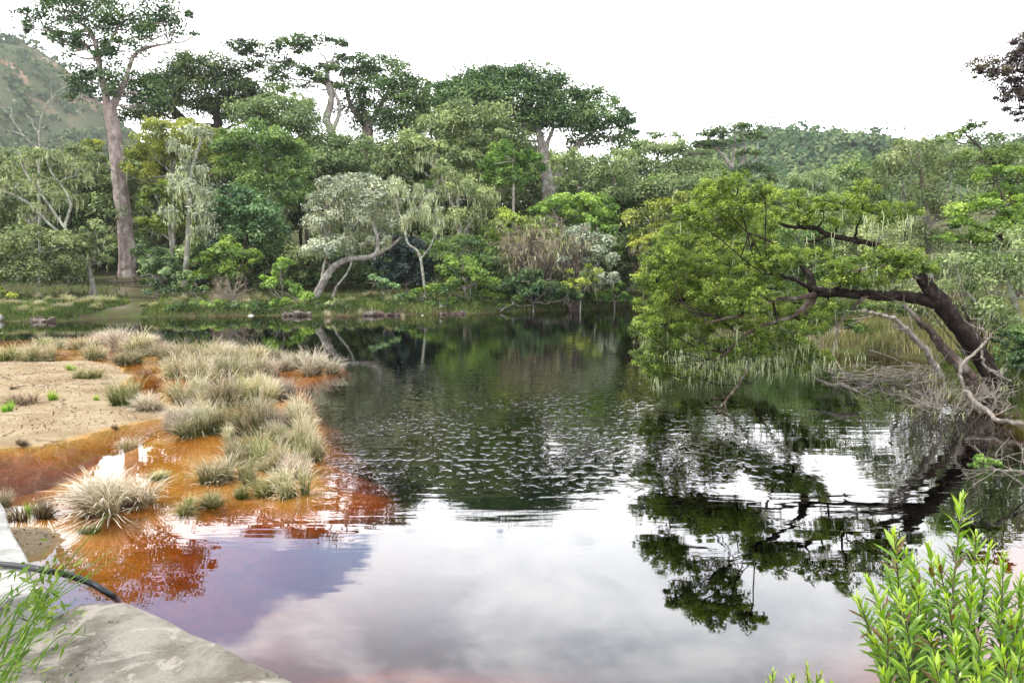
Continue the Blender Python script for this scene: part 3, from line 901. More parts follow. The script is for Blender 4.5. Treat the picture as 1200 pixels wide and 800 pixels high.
plant('tree', 'feathery pale green tree behind the vine covered dome', 'tree', 64,
      [(690, 200, 36, 16), (720, 212, 24, 16), (672, 214, 20, 14), (708, 230, 26, 14), (675, 190, 22, 10), (735, 190, 22, 12)], 'grey', 3.0, 2.4, None, lich=0.35)
plant('vine_clad_tree', 'rounded green tree smothered in creeper, overhanging below the twin trunks', 'tree', 52,
      [(674, 242, 34, 12), (700, 250, 22, 16), (650, 246, 24, 10), (712, 268, 14, 18), (690, 268, 24, 16), (640, 256, 20, 12), (716, 290, 10, 16)], 'fresh', 3.4, 3.6, None, subr=0.3, low=-0.5)
plant('tree', 'yellow tinged tree with thin pale limbs right of the dark hollow', 'tree', 50,
      [(760, 256, 28, 14), (782, 250, 20, 14), (770, 280, 24, 16), (750, 286, 14, 12), (790, 275, 20, 18), (772, 306, 18, 14), (800, 240, 22, 12)], 'yellow', 3.2, 2.3, None, lich=0.5)
plant('tree', 'dull grey tree with bare limbs behind the yellow tinged one', 'tree', 70,
      [(750, 232, 26, 14), (790, 228, 34, 14), (830, 222, 30, 14), (850, 238, 28, 14), (812, 244, 30, 12)], 'grey', 3.0, 2.2, None, lich=0.3)

# ---- lichen hung trees of the front row
plant('lichen_tree', 'pale slender tree cloaked in grey beard lichen, standing right of the picnic spot', 'tree', 50,
      [(224, 244, 20, 34), (206, 176, 16, 10), (240, 160, 16, 14), (222, 206, 18, 14), (232, 270, 14, 20), (212, 220, 14, 14)], 'silver', 3.0, 1.4,
      [[(215, 326, 3.4), (219, 300, 3), (222, 250, 2.6), (224, 205, 2.2), (230, 180, 1.8), (241, 152, 1.2)], [(224, 205, 1.6), (212, 185, 1.2), (200, 170, .9)]], 'palebark', lich=2.6, lichlen=0.9)
plant('lichen_tree', 'yellow leaved young tree against the left side of the grey lichen tree', 'tree', 52,
      [(194, 224, 22, 12), (186, 246, 20, 14), (200, 262, 22, 16), (182, 230, 14, 10), (178, 270, 16, 12)], 'yellow', 3.2, 2.6,
      [[(203, 325, 2), (201, 290, 1.8), (196, 250, 1.4)]], 'palebark', lich=0.3)
plant('leaning_birch_like_tree', 'pale speckled trunk leaning left out of the bank, branches draped with lichen', 'tree', 48,
      [(30, 192, 18, 10), (18, 218, 18, 12), (52, 218, 16, 12), (62, 182, 16, 10), (88, 204, 14, 14), (45, 250, 20, 12), (80, 236, 14, 10)], 'grey', 3.0, 1.0,
      [[(112, 350, 3.4), (106, 322, 3.0), (98, 300, 2.3), (74, 264, 1.7), (52, 232, 1.3), (30, 202, 1.4), (22, 178, 1)], [(98, 302, 1.6), (62, 266, 1.3), (30, 236, 1.5), (0, 222, 1.2)], [(76, 266, 1.8), (82, 235, 1.4), (62, 205, 1), (55, 190, .8)]],
      'palebark', lich=2.4, lichlen=0.9)
plant('leaning_lichen_tree', 'big tree leaning over the bank, brown tinted top and curtains of grey lichen', 'tree', 48,
      [(405, 214, 28, 10), (430, 228, 34, 16), (396, 240, 28, 16), (390, 268, 30, 18), (425, 262, 38, 20), (450, 240, 22, 16), (385, 292, 26, 14), (415, 290, 26, 12), (372, 255, 14, 16), (440, 285, 18, 10)], 'silver', 3.0, 1.9,
      [[(366, 347, 5), (378, 332, 4.5), (388, 316, 4), (404, 305, 3.4), (425, 302, 3.2), (442, 296, 3), (440, 270, 2), (425, 240, 1.4)], [(388, 318, 2), (396, 308, 1.8), (413, 300, 1.4)], [(389, 350, 1.6), (395, 335, 1.4), (408, 318, 1.1), (413, 303, 1)],
       [(376, 332, 1.8), (380, 310, 1.5), (384, 288, 1.2)], [(442, 298, 2.6), (458, 288, 2), (470, 278, 1.3)]], 'bark', lich=1.9, lichlen=1.0)
plant('lichen_tree', 'thin tree with brightest yellowish lichen tassels, right of the brown topped leaning tree', 'tree', 47,
      [(494, 234, 14, 14), (482, 256, 14, 14), (465, 222, 9, 16), (506, 250, 12, 12), (515, 264, 8, 8)], 'silver', 3.0, 0.7,
      [[(500, 345, 1.8), (492, 300, 1.5), (478, 285, 1.4), (476, 268, 1.2), (490, 245, .9), (502, 225, .7)], [(478, 262, 1), (468, 250, .8), (462, 225, .6)], [(492, 305, 1), (506, 285, .9), (512, 262, .7)]],
      'palebark', lich=5.5, lichlen=1.1)
plant('lichen_tree', 'broad grey green tree veiled in lichen beneath the big rounded grey crown', 'tree', 53,
      [(552, 232, 28, 18), (530, 226, 18, 22), (516, 208, 16, 14), (572, 246, 20, 18), (545, 258, 24, 18), (505, 190, 14, 12), (585, 270, 18, 14)], 'grey', 3.0, 1.9,
      [[(548, 345, 4), (540, 280, 3), (530, 240, 2.2), (518, 210, 1.4), (505, 190, 1)], [(540, 282, 2), (556, 250, 1.6), (562, 225, 1)]], 'bark', lich=2.0, lichlen=1.1)


def twig_mass(name, label, Y, cx_, cy_, rx, ry, n, mat, Lp=1.2, lich=0, base_px=None, group=None, droop=1.0):
    """a tangle of fine dry twigs on stems"""
    rng = nrng()
    s = Y / FPX
    b = at(base_px[0] if base_px else cx_, cy_ + ry, Y)
    b[2] = ground_z(b[0], b[1])
    root = empty(name, b)
    tag(root, label, 'shrub', group)
    mb, mf, ml = MB(), MB(), MB()
    c = at(cx_, cy_, Y)
    tips = []
    for k in range(n):
        tgt = c + nrm(rng.normal(size=3)) * np.array([rx * s, rx * s * .8, ry * s]) * rng.random() ** .4
        mid = (b + tgt) / 2 + rng.normal(0, .12, 3) * rx * s
        p = smooth_poly([b + rng.normal(0, .12, 3) * rx * s * np.array([1, 1, 0]), mid, tgt], 4)
        tube(mb, p, np.linspace(.8 * s, .25 * s, len(p)), 5, rng, .1, tint=rng.random())
        twig_tree(mf, rng, tgt, nrm(nrm(tgt - c) * .7 + rng.normal(0, .5, 3) + np.array([0, 0, -.35 * droop])), rx * s * .33, .30 * s * Lp, 2, 3, -.25 * droop, 4, 0.5, tips, .22)
    mb.build('stem', M['root'] if droop else M['dead'], root, b)
    mf.build('twigs', M[mat], root, b)
    if lich:
        tp = np.array(tips)
        tp = tp[rng.integers(0, len(tp), lich)] + rng.normal(0, .03, (lich, 3)) * rx * s
        strands(ml, rng, tp[:lich // 3], 5 * s, 1.0 * s, .5, spread=.25)
        ml.build('lichen', M['lichen'], root, b)
    return root


twig_mass('twiggy_shrub', 'large tangle of brownish dry twigs hanging over the far shore', 49, 625, 288, 44, 32, 130, 'dryleaf', 1.5, 700)
twig_mass('twiggy_shrub', 'smaller silver grey twig tangle just right of the brown one', 48, 672, 278, 22, 16, 40, 'dryleaf', 1.4, 200)
twig_mass('twiggy_shrub', 'pale leafless bush standing alone on the far bank near the picnic spot', 45.5, 271, 342, 20, 18, 60, 'dryleaf', 1.3, droop=0)
plant('tree', 'yellow green leafy tree behind the brown twig tangle', 'tree', 52, [(606, 262, 28, 14), (588, 284, 22, 16), (640, 272, 22, 14), (660, 300, 30, 20), (612, 312, 34, 18)], 'yellow', 3.2, 2.4, None, lich=0.4)
plant('tree', 'soft silver grey crown drooping to the water below the creeper dome', 'tree', 49,
      [(684, 284, 26, 16), (702, 306, 20, 18), (690, 326, 18, 14), (712, 330, 14, 14), (668, 306, 16, 14)], 'silver', 3.0, 2.4,
      [[(672, 352, 2), (664, 346, 2), (676, 338, 1.6), (688, 322, 1.2)]], 'palebark', lich=0.5)

# ---- shrubs along the far shore
SH = 'shrub'
plant('shrub', 'large rounded grey green shrub on the far left bank', SH, 47, [(44, 290, 44, 18), (24, 306, 30, 18), (66, 308, 32, 18), (44, 322, 44, 18), (10, 322, 22, 16), (78, 330, 22, 14)], 'grey', 3.2, 3.2, None, subr=0.3)
plant('shrub', 'grey green shrub wrapping the base of the pale leaning trunk', SH, 47.6, [(104, 284, 20, 14), (98, 304, 18, 14), (88, 288, 14, 10), (112, 268, 14, 12), (116, 306, 10, 10)], 'grey', 3.2, 2.5, None, lich=0.3)
plant('shrub', 'yellow green shrub at the picture edge under the far left bushes', SH, 46, [(-6, 330, 16, 12), (4, 345, 16, 8)], 'yellow', 3.2, 3, None)
plant('shrub', 'pale bluish rounded shrub beside the picnic table', SH, 46.5, [(176, 302, 24, 14), (176, 318, 20, 14), (194, 322, 22, 16), (200, 338, 18, 9), (182, 342, 16, 8)], 'blue', 3.2, 3.4, None, subr=0.3)
plant('shrub', 'bright green dome shaped shrub on the bank right of the lichen tree', SH, 50, [(266, 296, 24, 14), (252, 310, 20, 14), (284, 308, 22, 14), (268, 322, 28, 12), (244, 322, 16, 10)], 'fresh', 3.2, 3.4, None, subr=0.3)
plant('shrub', 'low dark leafy shrub at the foot of the grey lichen tree', SH, 47, [(228, 328, 14, 8), (222, 342, 12, 7), (240, 340, 10, 6)], 'mid', 3.4, 3, None)
plant('shrub', 'broad leaved light green shrub spilling down the bank left of the leaning trunk', SH, 45.5, [(328, 320, 14, 14), (322, 338, 16, 10), (342, 346, 20, 10), (352, 356, 14, 6), (312, 332, 12, 10)], 'fresh', 4.2, 2.8, None, asp=0.7)
plant('shrub', 'dark blue green shrub in the shade behind the tasselled thin tree', SH, 51, [(480, 296, 30, 16), (466, 312, 24, 16), (494, 314, 28, 18), (476, 330, 30, 14), (455, 282, 14, 10)], 'bluedark', 3.4, 3.6, None)
plant('shrub', 'green shrub with small leaves below the bright tassels at the shore', SH, 46.5, [(455, 340, 14, 9), (444, 330, 12, 8), (462, 352, 14, 6)], 'blue', 3.6, 2.8, None)
plant('shrub', 'low bright green shrub at the water edge left of the big shore bush', SH, 45.6, [(496, 346, 16, 9), (506, 354, 14, 6), (488, 352, 10, 6)], 'fresh', 3.6, 3, None)
plant('shrub', 'big bright green bush bulging over the water at the middle of the far shore', SH, 46.5, [(536, 318, 24, 14), (552, 332, 24, 14), (530, 340, 22, 13), (566, 350, 20, 9), (540, 356, 26, 8), (578, 358, 14, 6)], 'fresh', 3.2, 3.8, None, subr=0.3)
plant('shrub', 'grey green leafy bush above the big bright shore bush', SH, 49, [(520, 300, 24, 16), (548, 290, 24, 16), (574, 306, 22, 16), (586, 326, 20, 16), (560, 318, 20, 12)], 'mid', 3.2, 2.8, None)
plant('shrub', 'dark low bush trailing into the water beneath the brown twig tangle', SH, 47.4, [(606, 340, 24, 12), (636, 344, 26, 12), (662, 348, 20, 9), (620, 328, 22, 10), (600, 355, 14, 6)], 'dark', 3.2, 3.4, None)
plant('shrub', 'small yellow green shrub in front of the drooping silver crown', SH, 47, [(684, 320, 16, 8), (676, 332, 14, 9), (694, 330, 12, 8), (668, 342, 10, 7)], 'yellow', 3.2, 2.6, None, lich=0.3)
plant('shrub', 'soft green creeper mound at the right end of the far shore', SH, 49.5, [(714, 334, 14, 14), (724, 346, 12, 9), (706, 350, 14, 7), (734, 352, 10, 5)], 'fresh', 3.2, 3, None)
plant('shrub', 'dull dark green bush in the hollow right of the creeper dome', SH, 54, [(736, 300, 14, 24), (728, 322, 14, 18), (744, 330, 16, 16)], 'dark', 3.2, 3, None)
plant('shrub', 'bush with dry russet underside below the yellow tinged tree', SH, 52.5, [(750, 300, 12, 14), (762, 318, 16, 18), (748, 336, 16, 12)], 'browntuft', 3.0, 2.4, None)

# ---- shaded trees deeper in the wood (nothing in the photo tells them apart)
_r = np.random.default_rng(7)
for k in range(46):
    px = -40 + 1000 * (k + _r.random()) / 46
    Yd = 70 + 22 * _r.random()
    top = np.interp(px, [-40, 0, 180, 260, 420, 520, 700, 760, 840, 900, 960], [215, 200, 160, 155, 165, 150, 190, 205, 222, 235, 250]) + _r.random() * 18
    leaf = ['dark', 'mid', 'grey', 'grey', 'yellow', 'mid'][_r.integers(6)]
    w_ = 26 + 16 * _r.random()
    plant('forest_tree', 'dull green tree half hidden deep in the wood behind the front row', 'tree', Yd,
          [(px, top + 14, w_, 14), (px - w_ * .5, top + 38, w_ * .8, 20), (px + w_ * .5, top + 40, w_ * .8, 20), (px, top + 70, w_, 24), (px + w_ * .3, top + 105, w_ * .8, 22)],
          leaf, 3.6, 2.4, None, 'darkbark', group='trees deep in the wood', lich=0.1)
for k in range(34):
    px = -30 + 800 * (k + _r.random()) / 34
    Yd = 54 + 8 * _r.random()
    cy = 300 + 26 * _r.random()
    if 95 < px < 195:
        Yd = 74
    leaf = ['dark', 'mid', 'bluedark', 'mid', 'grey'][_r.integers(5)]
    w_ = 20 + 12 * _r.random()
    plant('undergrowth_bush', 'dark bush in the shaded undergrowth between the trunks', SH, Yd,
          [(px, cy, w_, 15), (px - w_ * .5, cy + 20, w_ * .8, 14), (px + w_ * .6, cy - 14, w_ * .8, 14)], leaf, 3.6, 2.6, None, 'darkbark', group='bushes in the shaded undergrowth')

# ---- dead and bare wood
rng = nrng()
b = at(45, 300, 58)
b[2] = ground_z(b[0], b[1])
t = empty('dead_tree', b)
tag(t, 'leafless bleached tree with forked top rising before the mountain', 'tree')
mb = MB()
p = smooth_poly([b, at(46, 220, 58), at(46, 170, 58), at(48, 140, 58), at(56, 118, 58)], 4)
tube(mb, p, np.linspace(.13, .04, len(p)), 6, rng, .1)
for a_, m_, e_ in (((46, 160), (36, 140), (32, 136)), ((47, 150), (60, 145), (66, 142)), ((52, 125), (64, 112), (72, 104)), ((45, 170), (60, 176), (68, 172)),
                   ((44, 175), (28, 158), (6, 130)), ((30, 160), (18, 155), (4, 152)), ((46, 165), (40, 172), (36, 170)), ((52, 128), (60, 124), (60, 104)), ((12, 138), (14, 128), (3, 126))):
    p = smooth_poly([at(*a_, 58), at(*m_, 58.4), at(*e_, 58.8)], 4, .04, rng)
    tube(mb, p, np.linspace(.06, .02, len(p)), 5)
    twig_tree(mb, rng, p[-1], nrm(p[-1] - p[-3]), .7, .025, 1, 3, .2, 3)
mb.build('trunk', M['palebark'], t, b)

# ------------------------------------------------------------------ right side: leaning tree over the water
YL = 14.0
sL = YL / FPX


def lean(px, py, dy=0.0):
    return at(px, py, YL + dy)


rng = nrng()
b = np.array([*lean(1184, 482)[:2], 0.0])
b[2] = ground_z(b[0], b[1])
lt = empty('leaning_tree', b)
tag(lt, 'dark trunked tree leaning far out over the water, bright green crown dipping to the surface', 'tree')
mb = MB()
main = [(1192, 492, 0, 17), (1172, 452, 0, 14.5), (1148, 415, 0, 13.5), (1122, 380, 0, 13), (1104, 356, 0, 13), (1090, 340, 0, 11.5), (1080, 327, 0, 9), (1075, 321, 0, 5)]
LIMBS = [
    ('trunk', main),
    ('limb', [(1108, 358, 0, 10), (1085, 352, .05, 9.5), (1055, 347, .15, 8.5), (1020, 346, .3, 8), (985, 343, .5, 7.5), (962, 342, .6, 8), (952, 338, .7, 8), (948, 324, .75, 6), (944, 316, .8, 4.8), (932, 306, .8, 4.2), (920, 295, .85, 3.6), (908, 286, .9, 2.4), (890, 278, 1.0, 1.6), (868, 268, 1.2, 1.0)]),
    ('limb', [(1084, 334, .3, 6), (1060, 305, 1.2, 5.5), (1030, 288, 1.6, 5), (1008, 283, 1.7, 4.8), (985, 278, 1.75, 4.4), (970, 275, 1.8, 4.4), (958, 268, 1.8, 4), (940, 266, 1.9, 3.6), (922, 265, 1.9, 3), (905, 258, 2.0, 2.4), (888, 246, 2.1, 1.8), (870, 236, 2.2, 1.0)]),
    ('limb', [(972, 276, 1.8, 3), (955, 282, 1.9, 2.2), (940, 283, 2, 1.2)]),
    ('limb', [(1005, 282, 1.7, 2.6), (1003, 270, 1.6, 2), (1010, 250, 1.5, 1.4), (1012, 232, 1.5, .9)]),
    ('limb', [(962, 342, .6, 4), (930, 328, -.2, 3), (912, 322, -.4, 2.0), (895, 322, -.8, 1.0)]),
    ('limb', [(955, 345, .6, 5), (930, 350, .1, 3.4), (910, 350, -.1, 3), (888, 362, -.3, 2.6), (865, 370, -.5, 2.2), (842, 375, -.7, 1.6), (826, 380, -.9, .9)]),
    ('limb', [(953, 347, .7, 5), (930, 370, .5, 3.4), (905, 378, .4, 3), (880, 388, .3, 2.8), (860, 405, .2, 2.4), (845, 418, .1, 1.8), (832, 421, 0, .9)]),
    ('limb', [(955, 346, .8, 5), (935, 385, 1, 3.4), (912, 410, 1.1, 2.6), (895, 432, 1.2, 1.6), (880, 450, 1.2, .9)]),
    ('limb', [(1020, 346, .3, 3.6), (1003, 356, .2, 3), (998, 362, .2, 1.6)]),
    ('limb', [(1078, 326, 0, 3), (1058, 318, -.2, 2.4), (1030, 312, -.3, 1.8), (1000, 318, -.4, 1.0)]),
    ('limb', [(930, 370, .5, 2.4), (945, 400, .8, 1.8), (965, 425, 1, 1.2)]),
]
made = []
skel = []
for k, (nm, pts) in enumerate(LIMBS):
    w_ = np.array([[*lean(x, y, dy), r * sL * .74] for x, y, dy, r in pts])
    if nm == 'trunk':
        w_[0, 2] = b[2] - 0.15
    p = smooth_poly(w_, 5)
    p[1:-1, :3] += rng.normal(0, .010, (len(p) - 2, 3))
    m_ = MB()
    tube(m_, p[:, :3], p[:, 3], 12 if k < 3 else 8, rng, .09)
    m_.build('trunk' if nm == 'trunk' else 'limb', M['wetbark'] if k < 6 or k > 10 else M['root'], lt, b, smooth=True)
    skel.append(p)
sk = np.vstack(skel)
CL = [(845, 213, 16, 7), (868, 210, 12, 6), (835, 233, 24, 9), (870, 244, 20, 9), (896, 228, 18, 8), (815, 254, 24, 11), (850, 262, 28, 11), (798, 280, 28, 12), (835, 288, 34, 12), (880, 284, 28, 11),
      (784, 305, 28, 12), (820, 318, 34, 13), (862, 312, 32, 12), (905, 306, 20, 11), (768, 330, 24, 12), (800, 348, 34, 13), (846, 346, 34, 12), (890, 336, 28, 11), (760, 358, 18, 11), (785, 378, 30, 12),
      (828, 380, 28, 11), (868, 376, 24, 9), (912, 368, 22, 13), (770, 404, 22, 11), (800, 412, 26, 11), (846, 410, 26, 9), (888, 402, 24, 11), (928, 390, 20, 11), (772, 432, 18, 8), (905, 420, 22, 9),
      (938, 410, 20, 9), (925, 300, 20, 8), (935, 352, 20, 10), (958, 380, 16, 9), (755, 385, 14, 10), (815, 440, 22, 6), (860, 436, 22, 6), (760, 418, 18, 9), (790, 438, 22, 6), (885, 432, 20, 5), (935, 428, 22, 5), (962, 418, 18, 5), (800, 328, 30, 12), (840, 368, 26, 10), (875, 352, 24, 10),
      (920, 248, 18, 7, 1.9), (942, 258, 16, 6, 1.9), (985, 236, 30, 8, 1.6), (1016, 220, 20, 6, 1.5), (966, 246, 22, 6, 1.8), (1002, 246, 26, 7, 1.6), (1042, 243, 22, 6, 1.3), (1060, 250, 16, 5, 1.2),
      (985, 260, 22, 5, 1.7), (1030, 258, 20, 5, 1.4), (900, 262, 16, 7, 2.0), (935, 232, 14, 5, 2.0), (868, 225, 14, 6, 1.6),
      (984, 314, 16, 7, .2), (1002, 322, 22, 7, .1), (1030, 300, 24, 8, -.2), (1062, 304, 24, 9, -.3), (1042, 318, 26, 8, -.2), (968, 362, 16, 7, .4), (1085, 315, 14, 7, 0), (985, 330, 18, 6, .2), (1018, 330, 20, 5, .1),
      (960, 300, 12, 6, .9)]
mc, ml, mw = MB(), MB(), MB()
for c in CL:
    px, py, rx, ry = c[:4]
    dy = c[4] if len(c) > 4 else np.interp(px, [740, 960], [0.8, 0.6]) + rng.uniform(-1.5, 1.6)
    cc = lean(px, py, dy)
    s = (YL + dy) / FPX
    if px < 965:
        ry *= 1.45
        rx *= 1.08
    r = np.array([rx * s, rx * s * 1.05, ry * s])
    d = np.linalg.norm(sk[:, :3] - cc, axis=1)
    k = int(d.argmin())
    a_ = sk[k, :3]
    e_ = cc + np.array([0, 0, -.25 * r[2]])
    if d[k] > .15:
        p = smooth_poly([a_, (a_ + e_) / 2 + rng.normal(0, .07, 3) * d[k] + np.array([0, 0, -.05 * d[k]]), e_], 4, .012, rng)
        tube(mw, p, np.linspace(min(1.6 * sL, sk[k, 3] * .8), .7 * sL, len(p)), 6, tint=.4)
    area = math.pi * rx * ry
    n = int(7.5 * area / (0.5 * 2.8 * 2.8 * .5) * 0.8)
    nsub = max(10, int(area / 26))
    dd = nrm(rng.normal(size=(nsub, 3)))
    sub = cc + dd * r * (0.3 + .75 * rng.random((nsub, 1)) ** .5)
    for q in sub[::3]:
        p = smooth_poly([e_, (e_ + q) / 2 + rng.normal(0, .03, 3), q], 3)
        tube(mw, p, np.linspace(.6 * sL, .22 * sL, len(p)), 4, tint=.5, cap=False)
    # each tuft: a flattened rosette of small leaves at a twig's end, upper leaves tinted lighter
    kk = rng.integers(0, nsub, n)
    tb = np.clip(.46 + rng.normal(0, .17, nsub), 0, 1)
    dl = nrm(rng.normal(size=(n, 3)) + np.array([0, 0, .45]))
    tr_ = np.array([.11, .11, .085]) * (0.6 + .8 * rng.random((nsub, 1)))[kk]
    pos = sub[kk] + dl * tr_ * (.35 + .75 * rng.random((n, 1)))
    nn = nrm(dl * .5 + np.array([0, 0, .55]) + rng.normal(0, .4, (n, 3)))
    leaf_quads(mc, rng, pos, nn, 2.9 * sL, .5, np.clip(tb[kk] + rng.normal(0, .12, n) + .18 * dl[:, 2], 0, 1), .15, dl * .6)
    lf = (.15 if px < 960 else .3) + (1.0 if py > 375 else 0) + (.9 if py > 400 else 0)
    m_ = int(lf * area / 90)
    kk = rng.integers(0, nsub, m_)
    rt = sub[kk] + rng.normal(0, .06, (m_, 3)) - np.array([0, 0, .04])
    Lh = np.where(rt[:, 2] > 0.7, .42, .30)
    strands(ml, rng, np.repeat(rt, 2, 0), .24, .75 * sL, .45, seg=5, spread=.2)
# long tassels under the limbs
for (px, py, n_, ln) in ((1040, 262, 18, .95), (1025, 255, 14, .5), (1060, 256, 12, .5), (1030, 310, 14, .5), (990, 346, 12, .3), (955, 300, 12, .4), (950, 275, 12, .4),
                         (930, 418, 130, .34), (900, 424, 130, .3), (870, 428, 130, .3), (960, 420, 100, .3), (985, 416, 50, .28), (845, 424, 110, .3), (820, 420, 90, .3), (795, 418, 80, .28), (920, 395, 60, .6), (880, 395, 50, .6), (850, 385, 40, .6)):
    c = lean(px, py, .6)
    rt = c + rng.normal(0, 1, (n_, 3)) * (np.array([.26, .5, .11]) if py > 400 else np.array([.16, .3, .05]))
    strands(ml, rng, rt[:max(5, int(n_ * .3))], ln * .85, .85 * sL, .5, seg=5, spread=.16)
mw.build('twigs', M['wetbark'], lt, b)
mc.build('crown', M['lean'], lt, b)
for v in ml.v:
    v[:, 2] = np.maximum(v[:, 2], 0.004)
ml.build('lichen', M['lichen'], lt, b)

# ---- dead boughs and stick heaps under the leaning tree
def bough(name, label, pts, mat, Y=YL, kids=6, kr=.012, kl=.5, seedr=None, g=None, cat='dead branch', tomin=None):
    rng = nrng()
    w_ = np.array([[*at(x, y, Y + dy), r * Y / FPX] for x, y, dy, r in pts])
    if tomin is not None:
        w_[:, 2] = np.maximum(w_[:, 2], tomin)
    p = smooth_poly(w_, 5)
    p[1:-1, :3] += rng.normal(0, .012, (len(p) - 2, 3))
    m_ = MB()
    tube(m_, p[:, :3], p[:, 3], 7, rng, .12)
    for _ in range(kids):
        k = rng.integers(len(p) // 4, len(p))
        tg = nrm(p[min(k + 1, len(p) - 1), :3] - p[max(k - 1, 0), :3])
        twig_tree(m_, rng, p[k, :3], nrm(tg + rng.normal(0, .55, 3)), kl, min(kr, p[k, 3] * .7), 1, 4, .1, 3, .35)
    o = m_.build(name, M[mat], None, p[0, :3])
    tag(o, label, cat, g)
    return o


bough('dead_branch', 'thick dark broken bough leaning beside the lower trunk of the leaning tree', [(1176, 492, -.3, 9), (1150, 462, -.3, 8), (1128, 432, -.3, 7), (1105, 408, -.3, 5.5), (1088, 386, -.3, 4), (1060, 358, -.3, 2.2)], 'root', kids=5)
bough('dead_branch', 'bleached forked dead branch pointing up left from the stick heap', [(1102, 440, -.6, 4), (1088, 415, -.7, 3.4), (1066, 390, -.8, 3), (1050, 374, -.9, 2.4), (1030, 368, -1, 1.8), (1010, 364, -1.1, .9)], 'dead', kids=7, kl=.4)
bough('dead_branch', 'thin white twisted branch curling against the leaning trunk', [(1160, 505, -.8, 2), (1130, 455, -.9, 1.8), (1126, 430, -.9, 1.7), (1148, 408, -.9, 1.6), (1156, 394, -.9, 1.5), (1150, 385, -.9, 1)], 'dead', kids=4, kl=.3)
bough('dead_branch', 'white crooked twig crossing the lower trunk of the leaning tree', [(1150, 410, -.9, 1.4), (1152, 425, -.9, 1.3), (1163, 436, -.9, 1.2), (1185, 446, -.9, .8)], 'dead', kids=2, kl=.2)
bough('dead_branch', 'long pale branch lying from the stick heap onto the dark water at the right edge', [(1130, 458, -1.0, 2.2), (1150, 476, -1.6, 2.2), (1172, 492, -2.2, 2.2), (1215, 500, -2.6, 2)], 'dead', kids=3, kl=.4)
bough('dead_branch', 'dead branch lying on the water below the lichen curtain', [(950, 440, 1.5, 1.2), (970, 450, .8, 2), (990, 452, .5, 2.2), (1006, 460, .2, 1.6)], 'dead', kids=4, kl=.35, tomin=.02)
bough('dead_branch', 'dark forked branch dipping into the water under the left of the crown', [(880, 425, .4, 1.4), (872, 440, .3, 1.6), (862, 455, 0, 1.6), (850, 470, -.3, 1.2), (842, 478, -.5, .8)], 'root', kids=5, kl=.45, tomin=-.02)
rng = nrng()
c = wat(1060, 443)
hp = empty('stick_heap', c)
tag(hp, 'heap of bleached driftwood sticks along the water under the leaning tree', 'driftwood')
mb = MB()
for k in range(64):
    px = rng.uniform(975, 1098)
    q = wat(px, np.interp(px, [968, 1098], [437, 450]) + rng.normal(0, 3.5))
    q[2] = rng.uniform(0, .22) * (1.2 if px > 1010 else .5)
    a_ = rng.normal(0, .75)
    L_ = rng.uniform(.3, 1.3)
    d = np.array([math.cos(a_), math.sin(a_), rng.normal(0, .22)]) * L_ / 2
    p = smooth_poly([q - d, q + rng.normal(0, .05, 3), q + d + np.array([0, 0, rng.uniform(0, .05)])], 3)
    tube(mb, p, np.linspace(.013, .004, len(p)) * rng.uniform(.6, 1.5), 5, tint=.5)
mb.build('sticks', M['dead'], hp, c)
rng = nrng()
c = at(1120, 460, 13.4)
c[2] = ground_z(c[0], c[1])
tg = empty('bare_shrub', c)
tag(tg, 'tangle of thin grey twigs and lichen at the foot of the leaning trunk', 'shrub')
mb, ml = MB(), MB()
tips = []
for k in range(46):
    q = at(rng.uniform(1085, 1185), rng.uniform(455, 478), 13.4 + rng.uniform(-.7, .6))
    q[2] = rng.uniform(.0, .15)
    d = nrm(np.array([rng.normal(-.25, .6), rng.normal(-.25, .5), abs(rng.normal(.55, .4))]))
    twig_tree(mb, rng, q, d, rng.uniform(.35, .8), .011, 2, 4, .05, 3, .42, tips, .22)
tp = np.array(tips)
tp = tp[rng.integers(0, len(tp), 70)]
strands(ml, rng, tp, .12, .012, .5, spread=.25)
mb.build('twigs', M['dead'], tg, c)
ml.build('lichen', M['lichen'], tg, c)

# ---- right bank vegetation
plant('tree', 'lichen greyed twiggy tree filling the right edge behind the leaning trunk', 'tree', 16.5,
      [(1165, 330, 36, 26), (1190, 290, 30, 26), (1150, 370, 30, 22), (1185, 390, 34, 26), (1130, 340, 22, 22), (1210, 340, 30, 40), (1120, 310, 20, 14), (1175, 430, 26, 18)], 'grey', 4.0, 1.1,
      [[(1212, 478, 5), (1200, 400, 4), (1185, 340, 3), (1170, 300, 2)], [(1200, 400, 3), (1160, 370, 2), (1135, 345, 1.4)]], 'palebark', lich=1.3, lichlen=.7, subr=.4)
twig_mass('twiggy_shrub', 'pale dry twig tangle behind the lower leaning trunk on the right bank', 17.5, 1130, 340, 50, 44, 60, 'dryleaf', .8, 500, (1150,))
plant('tree', 'green leafed tree at the right edge above the lichen greyed one', 'tree', 19,
      [(1150, 248, 40, 12), (1185, 232, 30, 14), (1120, 262, 26, 9), (1170, 272, 34, 12), (1205, 258, 26, 18), (1140, 285, 24, 10), (1168, 206, 26, 8), (1196, 200, 24, 10), (1110, 280, 14, 6), (1150, 310, 20, 12), (1190, 315, 26, 18)], 'fresh', 3.6, 2.4,
      [[(1225, 440, 7), (1215, 330, 5), (1195, 270, 3.5), (1175, 240, 2)], [(1205, 300, 3), (1160, 270, 2), (1130, 262, 1.2)]], 'darkbark', flat=.6)
plant('shrub', 'dark leafy shrub at the water line right of the leaning trunk base', SH, 14.4, [(1192, 425, 24, 20), (1200, 455, 26, 20), (1180, 400, 16, 14), (1215, 400, 26, 26), (1205, 485, 20, 14)], 'dark', 3.6, 3.0, None)
